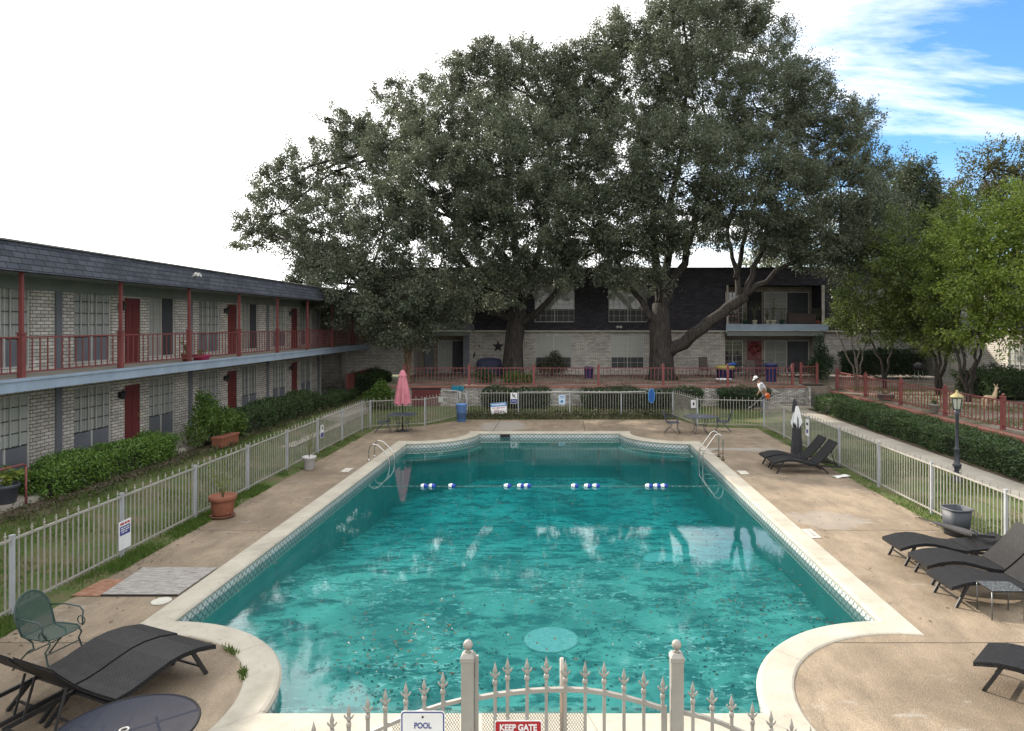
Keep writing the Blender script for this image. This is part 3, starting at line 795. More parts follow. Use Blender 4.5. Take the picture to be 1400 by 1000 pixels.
for (a, b, c, d_) in w1: window(BB, a, b, c, d_, y=.09, style='grid', curt=M_CURT2)
for (a, b, c, d_) in w2: window(BB, a, b, c, d_, y=.09, style='grid', curt=M_CURT2)
for i, (a, b) in enumerate(((-9.4, -5.8), (10.2, 16.2))):
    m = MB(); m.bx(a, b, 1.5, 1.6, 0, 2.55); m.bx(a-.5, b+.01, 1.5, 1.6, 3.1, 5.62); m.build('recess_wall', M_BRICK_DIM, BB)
    m = MB(); m.bx(a-.05, b+.25, -.55, 1.5, 2.80, 3.155); m.build('balcony_floor', M_GREYBLUE, BB)
    m = MB(); m.bx(a-.08, b+.28, -.62, -.552, 2.76, 3.175); m.build('balcony_fascia', M_GREYBLUE if i == 0 else M_BLUE, BB)
    m = MB(); m.bx(a, b, -.45, 1.5, 2.552, 2.62); m.bx(a, b, -.48, -.40, 2.44, 2.75); m.build('soffit', M_SOFFIT, BB)
    for q in ((a-.02, a+.09), (b-.09, b+.08)): m = MB(); m.bx(*q, -.5, -.4, 3.18, 5.6); m.build('balcony_post', M_TRIM, BB)
    rail_panel(BB, (a+.1, -.46, 3.18), (b-.1, -.46, 3.18), .08, .95, .13, mat=M_BLACK, w_=.016)
for z0 in (0.01, 3.17):
    window(BB, -8.15, -6.35, z0, z0+2.1, y=1.49, style='slider', curt=M_CURT2); 
    window(BB, 10.35, 11.7, z0, z0+2.1, y=1.49, style='grid', curt=M_GLASS); 
    window(BB, 13.1, 16.0, z0, z0+2.1, y=1.49, style='slider', curt=M_CURT2)
    door(BB, 12.05, 12.85, z0, z0+2.04, y=1.49, mat=M_DOOR if z0 < 1 else M_DARK)
for q in ((-6.3, -5.9, -.02, .2, .005, 2.5), (-9.0, -8.45, 1.35, 1.49, .005, 2.4)): m = MB(); m.bx(*q); m.build('pilaster', M_GREYBLUE, BB)
# ------------------------------------------------------------------ the block on the far side (front towards -x)
RB = empty('apartment_building', (22.5, 43, 1.25), R(-90), 'long white painted brick block behind the young trees and the red ramp railing', 'building')
wr = [(8.5, 10.1, .6, 2.2), (15, 16.6, .6, 2.2), (22, 23.6, .6, 2.2)]; dr = [(3.3, 4.3, .005, 2.1)]
m = MB(); wall(m, 0, 34, 0, 2.85, wr + dr, 0, .1); m.face([(34, 0, 0), (34, 9, 0), (34, 9, 2.85), (34, 0, 2.85)]); m.build('wall', M_BRICK_R, RB)
m = MB(); wall(m, .3, 34.2, 2.95, 6.6, [(6, 7.8, 3.5, 5.6), (13, 14.8, 3.5, 5.6), (20, 21.8, 3.5, 5.6)], -.22, .1, .055); m.face([(34.2, -.22, 2.95), (34.2, 9, 2.95), (34.2, 9, 6.6), (34.2, 0, 6.6)]); m.build('mansard_storey', M_SHINGLE, RB)
m = MB(); m.bx(0, 34, -.27, -.003, 2.85, 2.947); m.build('trim_band', M_TRIM, RB)
m = MB(); m.bx(.3, 34.3, -.08, 9, 6.602, 6.67); m.build('flat_roof', M_FLAT, RB)
for (a, b, c, d_) in wr: window(RB, a, b, c, d_, y=.09, style='grid', curt=M_CURT)
for a in (6, 13, 20): window(RB, a, a+1.8, 3.5, 5.6, y=.09, style='grid', curt=M_CURT2)
door(RB, 3.3, 4.3, .005, 2.1, mat=paint('pale_door', (.52, .50, .44), (.42, .40, .36), 2, .5))

# ------------------------------------------------------------------ retaining walls and steps
def capped_wall(name, label, a, b, th, h0, h1, face_mat, cap_w=.34):
    """wall along a->b; brick body with a course of red bricks on edge as its cap"""
    r = empty(name, (*a, h0), math.atan2(b[1]-a[1], b[0]-a[0]), label, 'brick wall')
    L_ = math.dist(a, b)
    m = MB(); m.bx(0, L_, 0, th, 0, h1-h0-.09); m.build('brick_body', face_mat, r)
    m = MB(); m.bx(-.02, L_+.02, -.045, th+.05, h1-h0-.088, h1-h0); m.build('brick_cap', M_REDBRICK, r); return r
capped_wall('retaining_wall', 'low white painted brick wall capped in red brick below the oak terrace', (-8.7, 34.42), (12.25, 34.42), .3, .2, 1.30, M_RETAIN)
r = capped_wall('retaining_wall', 'long low wall with red brick cap behind the clipped green hedge', (13.34, 4.5), (13.34, 34.0), -.0001 + .28, .1, 1.10, M_RETAIN)
r.rotation_euler[2] = R(90); r.location.x = 13.62
stp = empty('entrance_steps', (12.35, 34.05, .2), 0, 'plain grey concrete steps between brick wall and ramp railing', 'steps')
m = MB()
for i in range(6): m.bx(0, 1.25, .22*i, 1.9, .175*i, .175*(i+1)-.001 if i < 5 else 1.05)
m.build('step_flight', paint('grey_concrete', (.13, .125, .115), (.10, .095, .09), 2, .85), stp)
m = MB(); m.bx(-.12, -.002, -.05, 1.5, 0, 1.08); m.build('side_wall', M_RETAIN, stp)
# ------------------------------------------------------------------ white iron fences
M_FENCE = paint('white_fence_iron', (.30, .285, .255), (.225, .215, .19), 4, .6, wear=(.30, .20, .14), wearamt=.69)
M_FPOST = paint('fence_post_iron', (.34, .355, .375), (.28, .29, .31), 3, .5)
M_GATE = paint('weathered_cream_iron', (.31, .295, .27), (.25, .235, .215), 5, .5, wear=(.27, .15, .075), wearamt=.64)
def finial(mb, p, s=1.0):
    x, y, z = p
    mb.lathe([(.010*s, 0), (.016*s, .02*s), (.016*s, .035*s), (.011*s, .045*s), (.028*s, .07*s), (.010*s, .095*s), (.016*s, .115*s), (1e-4, .165*s)], (x, y, z), 6, False)
def white_fence(label, pts, sp=2.6, h=1.14, bottom=.09, zf=lambda x, y: 0, start_post=True):
    r = empty('picket_fence', (pts[0][0], pts[0][1], 0), 0, label, 'fence')
    o = Vector((pts[0][0], pts[0][1], 0))
    for q in range(len(pts)-1):
        a, b = Vector((*pts[q], 0)) - o, Vector((*pts[q+1], 0)) - o
        L_ = (b-a).length; k = max(1, round(L_/sp)); d_ = (b-a).normalized()
        for i in range(k):
            p0, p1 = a + (b-a)*(i/k), a + (b-a)*((i+1)/k)
            if q or i or start_post:
                m = MB(); m.bx(p0.x-.028, p0.x+.028, p0.y-.028, p0.y+.028, -.02, h+.05); m.box((p0.x, p0.y, h+.06), (.066, .066, .02)); m.build('post', M_FPOST, r)
            m = MB()
            m.bar(p0+d_*.035+Vector((0, 0, h)), p1-d_*.035+Vector((0, 0, h)), .034, .034); m.bar(p0+d_*.035+Vector((0, 0, bottom)), p1-d_*.035+Vector((0, 0, bottom)), .03, .03)
            n_ = max(2, round((p1-p0).length/.127))
            for j in range(1, n_):
                p = p0 + (p1-p0)*(j/n_); tall = j % 2 == 1
                m.bx(p.x-.009, p.x+.009, p.y-.009, p.y+.009, bottom-.05, h+.03 if tall else h-.01)
                if tall: finial(m, (p.x, p.y, h+.02), .80)
            m.build('picket_panel', M_FENCE, r)
    m = MB(); m.bx(b.x-.034, b.x+.034, b.y-.034, b.y+.034, -.02, h+.05); m.build('post', M_FPOST, r)
    return r
white_fence('white iron picket fence beside the balcony block, running along the shaded pool deck', [(-8.36, 5.2), (-8.36, 28.4), (-8.2, 29.05)])
white_fence('short white picket fence bending behind the pink umbrella and blue barrel', [(-8.2, 29.05), (-6.05, 29.85), (-5.0, 32.3), (-4.62, 32.75)], 2.3, start_post=False)
white_fence('white picket fence across the far end of the pool below the oak terrace', [(-4.62, 32.75), (5.25, 32.75)], 2.75, 1.12, .14, start_post=False)
white_fence('short angled white picket fence behind the two blue patio chairs', [(5.25, 32.75), (5.85, 29.75), (8.6, 29.25)], 3.1, start_post=False)
white_fence('white iron picket fence between the sun loungers and the lawn with lamp post', [(8.6, 29.25), (8.56, 5.2)], 2.6, start_post=False)
# ------------------------------------------------------------------ arched gate and fence nearest the viewer
GY = 5.3
def fx(px): return (px - 770)/F*GY
def fzz(py): return H - (py - 444)/F*GY
def gate_post(label, px):
    r = empty('gate_post', (fx(px), GY, 0), 0, label, 'gate post', 'gate posts with ball tops')
    m = MB(); m.bx(-.049, .049, -.049, .049, -.02, 1.80); m.build('shaft', M_GATE, r, bevel=.006)
    m = MB(); m.bx(-.054, .054, -.054, .054, 1.80, 1.825); m.box((0, 0, 1.842), (.108, .108, .03), None, .62); m.lathe([(.026, 1.857), (.016, 1.872), (.02, 1.88)], (0, 0, 0), 12); m.build('cap', M_GATE, r)
    m = MB(); m.ball((0, 0, 1.915), .038, 16); m.build('ball', M_GATE, r)
    return r
gate_post('cream gate post with ball top between the pool rules sign and the gate', 640)
gate_post('cream gate post with ball top, the one without a sign beside it', 925)
def picket(parent, ox, px, py, zlow=.12, yo=0):
    ztop = fzz(py); x = fx(px) - ox
    m = MB(); m.bx(x-.0125, x+.0125, yo-.0125, yo+.0125, zlow, ztop-.17); m.lathe([(.013, ztop-.185), (.020, ztop-.175), (.020, ztop-.15), (.013, ztop-.14)], (x, yo, 0), 8)
    o = m.build('picket', M_GATE, parent)
    s = MB(); s.lathe([(.012, ztop-.14), (.017, ztop-.125), (.020, ztop-.112), (.011, ztop-.098), (.014, ztop-.088), (.019, ztop-.075), (.011, ztop-.045), (1e-4, ztop)], (x, yo, 0), 8)
    for sg in (-1, 1): s.tube([(x+sg*.008, yo, ztop-.118), (x+sg*.024, yo, ztop-.108), (x+sg*.034, yo, ztop-.094), (x+sg*.036, yo, ztop-.083)], [.009, .008, .007, .003], 6)
    s.build('finial', M_GATE, o)
def meshnet(name): 
    """expanded metal sheet: diamond lattice of thin strands, built by code"""
def lattice(parent, x0, x1, z0, ztopf, y, ox, mat):
    m = MB(); dx, dz = .022, .034
    nx = int((x1-x0)/dx)
    for sgn in (1, -1):
        i = -int((1.4)/dz*1)
        for i in range(-60, nx+60):
            # strand through (x0+i*dx, z0) with slope dz/dx*sgn/1
            xa = x0 + i*dx
            t0 = None; seg = []
            for k in range(0, 46):
                xx = xa + sgn*dx*k*.5; zz = z0 + dz*.5*k
                if x0 <= xx <= x1 and zz <= ztopf(xx): seg.append((xx-ox, y, zz))
                elif seg: break
            if len(seg) > 1: m.bar(seg[0], seg[-1], .0032, .0032, (0, 1, 0))
    return m.build('expanded_mesh', mat, parent)
GT = empty('pool_gate', (fx(782), GY, 0), 0, 'arched cream iron gate with spear pickets and a red notice at the pool', 'gate')
ox = fx(782)
arch = [(654, 954), (677, 950), (700, 947), (725, 944.5), (750, 943), (775, 942.5), (800, 943.5), (826, 947), (853, 953), (880, 960.5), (907, 969)]
m = MB(); ap = [(fx(a)-ox, 0, fzz(b)) for a, b in arch]
for i in range(len(ap)-1): m.bar(ap[i], ap[i+1], .032, .03)
zz0 = ap[0][2]; m.bar((ap[0][0]-.012, 0, .1), (ap[0][0]-.012, 0, zz0+.33), .026); m.bar((ap[-1][0]+.012, 0, .1), (ap[-1][0]+.012, 0, ap[-1][2]+.02), .03)
m.bar((ap[0][0], 0, .13), (ap[-1][0], 0, .13), .03, .03); m.build('frame', M_GATE, GT)
for a, b in [(677, 904), (694, 898), (720.6, 898), (747, 896), (773, 901), (800, 903), (826, 903), (853, 912), (880, 916), (906, 923)]: picket(GT, ox, a, b, yo=-.001)
m = MB(); m.tube([(fx(768)-ox, .06, .1), (fx(768)-ox, .06, fzz(905))], .016, 10); m.build('drop_bolt', paint('galvanised_rusty_pipe', (.42, .40, .36), (.30, .20, .12), 2.5, .4, metal=.3), GT)
MESHM = paint('expanded_metal', (.30, .29, .26), (.22, .20, .17), 3, .5)
lattice(GT, fx(658), fx(800), .75, lambda x: fzz(973), .03, ox, MESHM)
def front_fence(label, pk, archp, mesh=None):
    ox = fx(archp[0][0]); r = empty('spear_fence', (ox, GY, 0), 0, label, 'fence')
    m = MB(); ap = [(fx(a)-ox, 0, fzz(b)) for a, b in archp]
    for i in range(len(ap)-1): m.bar(ap[i], ap[i+1], .03, .028)
    m.bar((ap[0][0], 0, .13), (ap[-1][0], 0, .13), .03, .03); m.build('rail', M_GATE, r)
    for a, b in pk: picket(r, ox, a, b, yo=-.001)
    if mesh: lattice(r, mesh[0], mesh[1], .75, mesh[2], .03, ox, MESHM)
    return r
lf = [(605.7, 917), (580, 926), (555, 931), (527, 940), (503, 951), (477, 962), (454, 972), (429, 985), (402.6, 997)]
for i in range(22): lf.append((402.6-25.3*(i+1), 1003+2*min(i, 3)))
front_fence('cream spear fence sweeping down beside the pool rules sign and wicker loungers', lf, [(631, 957), (605, 963.5), (579, 972), (549, 983), (520, 996), (480, 1015), (430, 1033), (380, 1047), (300, 1050), (-160, 1050)], (fx(535), fx(629), lambda x: fzz(972) if x > fx(596) else fzz(972+(596-(x/GY*F+770))*.35)))
rf = [(947, 930), (973.5, 939), (1000, 948), (1028.5, 959), (1054, 970), (1082, 981), (1108, 992)]
for i in range(22): rf.append((1108+26*(i+1), 1000+2*min(i, 3)))
front_fence('cream spear fence sweeping down on the gate side without a pool rules sign', rf, [(934, 974), (960, 980), (985, 988), (1010, 999), (1040, 1013), (1090, 1034), (1140, 1048), (1200, 1050), (1680, 1050)])

# ------------------------------------------------------------------ lettering helper and signs
def text(parent, s, size, loc, mat, rot=(R(90), 0, 0), bold=.0, name='lettering', xs=1.0):
    cu = bpy.data.curves.new(name, 'FONT'); cu.body = s; cu.size = size; cu.align_x = 'CENTER'; cu.align_y = 'CENTER'; cu.extrude = .0012; cu.offset = bold
    to = bpy.data.objects.new('tmp', cu); C.objects.link(to); bpy.context.view_layer.update()
    me = bpy.data.meshes.new_from_object(to.evaluated_get(bpy.context.evaluated_depsgraph_get()))
    bpy.data.objects.remove(to); me.name = name; me.materials.clear(); me.materials.append(mat)
    o = bpy.data.objects.new(name, me); C.objects.link(o); o.parent = parent; o.location = loc; o.rotation_euler = rot; o.scale = (xs, 1, 1); return o
M_SWHITE = paint('sign_white', (.70, .71, .72), (.62, .63, .64), 4, .4)
M_SRED = paint('sign_red', (.36, .022, .030), (.30, .02, .026), 4, .4)
M_SBLUE = paint('sign_blue', (.035, .050, .22), (.03, .042, .18), 4, .4)
M_SCYAN = paint('sign_bright_blue', (.02, .17, .42), rough=.4)
M_SBLACK = paint('sign_black', (.02, .02, .03), rough=.5)
def rrect(w_, h_, r, n=5):
    pts = []
    for (cx, cz, a0) in ((w_/2-r, h_/2-r, 0), (-w_/2+r, h_/2-r, 90), (-w_/2+r, -h_/2+r, 180), (w_/2-r, -h_/2+r, 270)):
        for i in range(n+1): a = R(a0 + 90*i/n); pts.append((cx + r*math.cos(a), cz + r*math.sin(a)))
    return pts
def plate(parent, w_, h_, r, y0, y1, mat, name, off=(0, 0)):
    m = MB(); pts = rrect(w_, h_, r); n_ = len(pts)
    vs = [(x+off[0], y0, z+off[1]) for x, z in pts] + [(x+off[0], y1, z+off[1]) for x, z in pts]
    m.poly(vs, [tuple(range(n_)), tuple(reversed(range(n_, 2*n_)))] + [(i, n_+i, n_+(i+1) % n_, (i+1) % n_) for i in range(n_)])
    return m.build(name, mat, parent)
def border(parent, w_, h_, r, t, y, mat):
    a, b = rrect(w_, h_, r), rrect(w_-2*t, h_-2*t, max(r-t, .003)); m = MB(); n_ = len(a)
    for i in range(n_):
        k_ = (i+1) % n_; m.face([(a[i][0], y, a[i][1]), (b[i][0], y, b[i][1]), (b[k_][0], y, b[k_][1]), (a[k_][0], y, a[k_][1])])
    return m.build('border', mat, parent)
SX, SZ = fx(579.5), fzz(968) - .21
S = empty('pool_sign', (SX, GY-.04, SZ), 0, 'white sign with blue border lettered POOL wired to the spear fence', 'sign')
plate(S, .345, .42, .03, 0, .004, M_SWHITE, 'board'); border(S, .33, .405, .026, .009, -.0012, M_SBLUE)
text(S, 'POOL', .062, (0, -.0015, .095), M_SBLUE, bold=.0012, xs=.82)
m = MB(); m.lathe([(.008, 0), (.008, .006), (.004, .009)], (-.0, -.002, .165), 10, True, Matrix.Rotation(R(90), 3, 'X')); m.build('bolt', M_BLACK, S)
S = empty('gate_sign', (fx(709), GY-.04, fzz(981)-.125), 0, 'red notice lettered KEEP GATE CLOSED in white on the gate', 'sign')
plate(S, .365, .25, .02, 0, .004, M_SWHITE, 'board'); plate(S, .350, .235, .015, -.002, -.0005, M_SRED, 'red_field')
text(S, 'KEEP GATE', .066, (0, -.0035, .070), M_SWHITE, bold=.0022, xs=.88); text(S, 'CLOSED', .066, (0, -.0035, .0), M_SWHITE, bold=.0022, xs=.9)
# small notices on the fences; fine print too small to read in the photograph is left as plain blocks
def diver(parent, z, y, mat, s=1.0):
    m = MB(); m.tube([(-.05*s, y, z+.05*s), (0, y, z+.02*s), (.045*s, y, z-.05*s)], [.012*s, .018*s, .010*s], 6); m.tube([(-.01*s, y, z+.025*s), (-.06*s, y, z-.02*s)], [.01*s, .007*s], 6)
    m.tube([(.0, y, z+.03*s), (.05*s, y, z+.06*s)], [.011*s, .008*s], 6); m.ball((-.035*s, y, z+.07*s), .018*s, 8); return m.build('pictogram', mat, parent)
S = empty('fence_sign', (-8.30, 12.93, .43), R(90), 'white notice with red heading and dark blue panel on the shaded fence', 'sign')
plate(S, .36, .54, .015, 0, .004, M_SWHITE, 'board'); plate(S, .30, .17, .005, -.002, -.0005, M_SBLUE, 'blue_panel', (0, .085))
m = MB()
for x0, x1 in ((-.14, -.03), (-.01, .05), (.07, .14)): m.bx(x0, x1, -.002, -.0005, .195, .235)
m.build('red_heading', M_SRED, S)
m = MB()
for z0, seg in ((.125, ((-.12, -.05), (-.03, .03), (.05, .12))), (.085, ((-.12, .0), (.02, .12))), (.045, ((-.10, -.02), (.0, .06)))):
    for x0, x1 in seg: m.bx(x0, x1, -.004, -.0021, z0, z0+.018)
m.build('fine_print', M_SWHITE, S)
S = empty('fence_sign', (-8.30, 23.5, .72), R(90), 'small white and blue notice on the shaded fence beyond the white plant pot', 'sign')
plate(S, .30, .44, .015, 0, .004, M_SWHITE, 'board'); plate(S, .25, .16, .005, -.002, -.0005, M_SBLUE, 'blue_panel', (0, -.12)); diver(S, .10, -.004, M_SBLACK)
S = empty('diving_sign', (-2.36, 32.68, .88), 0, 'white and dark blue no diving notice on the far fence with a black figure', 'sign')
plate(S, .32, .52, .015, 0, .004, M_SWHITE, 'board'); plate(S, .30, .20, .01, -.002, -.0005, M_SBLUE, 'blue_panel', (0, -.145)); diver(S, .09, -.006, M_SBLACK, 1.5)
m = MB(); m.tube([(-.10, -.004, -.19), (-.05, -.004, -.11), (0, -.004, -.15), (.05, -.004, -.11), (.10, -.004, -.19)], .011, 6); m.build('wave_mark', M_SWHITE, S)
S = empty('fence_sign', (-.06, 32.68, .80), 0, 'pale blue and white notice hanging on the far fence beneath the long pole', 'sign')
plate(S, .32, .46, .015, 0, .004, paint('sign_pale_blue', (.50, .62, .76), rough=.4), 'board'); plate(S, .12, .12, .03, -.002, -.0005, M_SCYAN, 'blue_emblem', (0, -.08))
m = MB()
for z_ in (.16, .12, .07): m.bx(-.11, .11, -.002, -.0005, z_, z_+.018)
m.build('fine_print', M_SCYAN, S)
S = empty('warning_sign', (-3.08, 32.60, .40), 0, 'tilted white board with blue WARNING band leaning low on the far fence', 'sign')
S.rotation_euler = (R(-10), R(-5), 0)
plate(S, .76, .54, .01, 0, .006, M_SWHITE, 'board'); plate(S, .75, .18, .01, -.002, -.0005, M_SCYAN, 'blue_band', (0, .175))
text(S, 'WARNING', .135, (0, -.0035, .175), M_SWHITE, bold=.003); text(S, 'NO LIFEGUARD', .088, (0, -.0025, .02), M_SRED, bold=.002); text(S, 'ON DUTY', .105, (0, -.0025, -.13), M_SRED, bold=.003)
S = empty('fence_sign', (5.72, 29.95, .92), R(-12), 'small white notice on the angled fence above the round patio table', 'sign')
S.rotation_euler = (0, 0, R(20)); plate(S, .26, .36, .012, 0, .004, M_SWHITE, 'board'); plate(S, .08, .12, .01, -.002, -.0005, M_SBLACK, 'black_mark')
S = empty('fence_sign', (-5.55, 30.95, 1.0), R(64), 'blank pale notice on the bending fence in front of the dark red panel', 'sign')
plate(S, .34, .24, .012, 0, .004, paint('sign_grey', (.42, .43, .42), rough=.5), 'board')
S = empty('fence_sign', (8.49, 23.75, .82), R(-90), 'white notice with black marks on the fence behind the closed black umbrella', 'sign')
plate(S, .34, .58, .012, 0, .004, M_SWHITE, 'board'); plate(S, .20, .09, .01, -.002, -.0005, M_SBLACK, 'black_mark', (0, .12)); plate(S, .18, .12, .01, -.002, -.0005, M_SBLUE, 'blue_mark', (0, -.13))

# ------------------------------------------------------------------ red iron railings
def red_railing(label, a, b, sp, h=.98, balu=.23, posts=None):
    r = empty('iron_railing', a, 0, label, 'railing'); A, B = Vector(a), Vector(b); L_ = (B-A).length
    k = round(L_/sp); P = [(B-A)*(i/k) for i in range(k+1)]
    for i, p in enumerate(P):
        m = MB(); m.box((p.x, p.y, h/2+.02), (.12, .12, h+.06)); m.box((p.x, p.y, h+.07), (.15, .15, .04)); m.ball((p.x, p.y, h+.13), .05, 8); m.build('post', M_RED, r)
        if i < k:
            d_ = (P[i+1]-p).normalized(); rail_panel(r, p + d_*.06, P[i+1] - d_*.06, .13, h-.05, balu, w_=.024)
    return r
red_railing('red iron railing along the terrace in front of the oaks and bicycles', (-8.1, 34.85, 1.25), (11.7, 34.85, 1.25), 3.3, .98, .19)
red_railing('short red iron railing beside the steps on the terrace', (12.6, 36.2, 1.25), (13.45, 36.2, 1.25), .85, .98, .16)
red_railing('long red iron ramp railing behind the clipped hedge and brick cap', (13.80, 34.4, 1.10), (13.80, 5.2, 1.10), 3.24, .96)
rl = empty('hand_rail', (-12.0, 15.25, .33), 0, 'single dark red pipe handrail before the hedge end by the balcony block', 'railing')
m = MB(); m.tube([(0, 0, 0), (0, 0, .92)], .024, 8); m.build('post', M_RED, rl)
m = MB(); m.tube([(0, 0, .92), (-.03, -.06, .96), (-.1, -2.4, .96)], .022, 8); m.build('rail', M_RED, rl)
gr = empty('iron_railing', (-12.12, 38.3, .45), R(90), 'dark red barred railing closing the passage under the balcony', 'railing')
for i in range(3):
    m = MB(); m.box((2.3*i, 0, .6), (.09, .09, 1.2)); m.build('post', M_RED, gr)
    if i < 2: rail_panel(gr, (2.3*i+.05, 0, 0), (2.3*i+2.25, 0, 0), .1, 1.15, .12, w_=.03)
gr = empty('pipe_rail', (-12.1, 34.6, .45), R(90), 'low black pipe rail in front of a doorway beside the passage', 'railing')
m = MB(); m.tube([(0, 0, 0), (0, 0, .9), (2.9, 0, .9), (2.9, 0, 0)], .02, 8); m.build('pipe_frame', M_BLACK, gr)
m = MB(); m.tube([(0.02, 0, .45), (2.88, 0, .45)], .014, 8); m.build('lower_rail', M_BLACK, gr)
# ------------------------------------------------------------------ wicker loungers
def wickermat():
    m = bpy.data.materials.new('black_wicker'); nt, _, L = nodes(m); uv = coords(nt, 'UV')
    b = nt.nodes.new('ShaderNodeTexBrick'); L.new(uv, b.inputs['Vector']); b.inputs['Scale'].default_value = 1; b.inputs['Brick Width'].default_value = .05; b.inputs['Row Height'].default_value = .026
    b.inputs['Mortar Size'].default_value = .006; b.inputs['Mortar Smooth'].default_value = .6; b.inputs['Color1'].default_value = (.030, .030, .032, 1); b.inputs['Color2'].default_value = (.019, .019, .021, 1); b.inputs['Mortar'].default_value = (.005, .005, .006, 1)
    c = mixc(nt, 1.0, b.outputs['Color'], ramp(nt, noise(nt, coords(nt), 5, 6, .7), [(.35, .8), (.7, 1.25)]), 'MULTIPLY')
    inv = mathn(nt, 'SUBTRACT', 1.0, b.outputs['Fac'])
    out(nt, bsdf(nt, c, .5, 0, .2, inv, 1.0, .008)); return m
M_WICK = wickermat()
M_LFRAME = paint('lounger_frame', (.018, .018, .020), (.028, .028, .030), 6, .4)
M_BROWNW = paint('brown_fabric', (.09, .07, .06), (.06, .05, .045), 6, .7)
SEATP = [(0, .335), (.06, .355), (.25, .405), (.45, .425), (.62, .415), (.80, .375), (.98, .325), (1.14, .295), (1.28, .285)]
def strip(prof, w_, t, curve=0):
    m = MB(); n_ = len(prof); ww = w_/2; d = [0]
    for i in range(n_-1): d.append(d[-1] + math.dist(prof[i], prof[i+1]))
    for i in range(n_-1):
        (x0, z0), (x1, z1) = prof[i], prof[i+1]; u = [(0, d[i]), (0, d[i+1])]
        m.face([(x0, -ww, z0), (x1, -ww, z1), (x1, ww, z1), (x0, ww, z0)], [(d[i], 0), (d[i+1], 0), (d[i+1], w_), (d[i], w_)], True)
        m.face([(x0, ww, z0-t), (x1, ww, z1-t), (x1, -ww, z1-t), (x0, -ww, z0-t)], [(d[i], 0), (d[i+1], 0), (d[i+1], w_), (d[i], w_)])
        m.face([(x0, -ww, z0-t), (x1, -ww, z1-t), (x1, -ww, z1), (x0, -ww, z0)], [(d[i], 0), (d[i+1], 0), (d[i+1], t), (d[i], t)])
        m.face([(x0, ww, z0), (x1, ww, z1), (x1, ww, z1-t), (x0, ww, z0-t)], [(d[i], t), (d[i+1], t), (d[i+1], 0), (d[i], 0)])
    x0, z0 = prof[0]; m.face([(x0, ww, z0-t), (x0, -ww, z0-t), (x0, -ww, z0), (x0, ww, z0)], [(0, 0), (w_, 0), (w_, t), (0, t)])
    x0, z0 = prof[-1]; m.face([(x0, -ww, z0-t), (x0, ww, z0-t), (x0, ww, z0), (x0, -ww, z0)], [(0, 0), (w_, 0), (w_, t), (0, t)])
    return m
def lounger(label, loc, rz, back=48, mats=None, group='black wicker sun loungers'):
    """local x runs from the foot end to the head end"""
    r = empty('sun_lounger', loc, rz, label, 'sun lounger', group); w_ = .70
    strip(SEATP, w_, .055).build('seat', M_WICK, r)
    a = R(back); bp = [(1.29 + math.cos(a)*t + .02*math.sin(PI*t/.86)*math.sin(a), .30 + math.sin(a)*t - .03*math.sin(PI*t/.86)) for t in [.86*i/6 for i in range(7)]]
    strip(bp, w_-.02, .04).build('backrest', M_WICK, r)
    for sy in (-1, 1):
        m = MB(); m.bar((.10, sy*.30, 0), (.30, sy*.30, .37), .03, .045, (1, 0, 0)); m.build('leg', M_LFRAME, r)
        m = MB(); m.bar((1.62, sy*.30, 0), (1.36, sy*.30, .25), .03, .045, (1, 0, 0)); m.build('leg', M_LFRAME, r)
        m = MB(); m.bar((1.02, sy*.31, .26), (2.02, sy*.31, .19), .03, .045); m.build('side_rail', M_LFRAME, r)
        if back > 12:
            e = bp[4]; m = MB(); m.bar((1.85, sy*.27, .21), (e[0]+.02, sy*.27, e[1]-.05), .016, .022); m.build('back_strut', M_LFRAME, r)
    for (x, yy, z, t) in ((.16, .30, .12, .022), (1.54, .30, .09, .022), (2.0, .31, .19, .03), (1.3, .31, .235, .03)): m = MB(); m.bar((x, -yy, z), (x, yy, z), t); m.build('cross_bar', M_LFRAME, r)
    return r
lounger('black wicker lounger with flat back under a fallen umbrella by the grey bin', (6.12, 12.74, 0), R(1), 8)
lounger('black wicker lounger between the flat lounger and the one beside the side table', (6.14, 11.84, 0), R(-2), 46)
lounger('black wicker lounger with raised back right beside the speckled side table', (6.0, 10.91, 0), R(1.5), 44)
lounger('black wicker lounger turned diagonally alone at the curved pool corner', (5.19, 8.48, 0), R(-45), 45)
lounger('black wicker lounger with raised back close to the closed black umbrella', (6.2, 21.28, 0), R(0), 47)
lounger('black wicker lounger with raised back paired on the poolward side below the closed umbrella', (6.2, 20.43, 0), R(0), 47)
dv = math.atan2(-.92, -.40)
lounger('black wicker lounger nearest the green iron chair', (-5.40, 9.13, 0), dv, 42)
lounger('black wicker lounger beside the round mesh table', (-4.73, 8.81, 0), dv, 44)

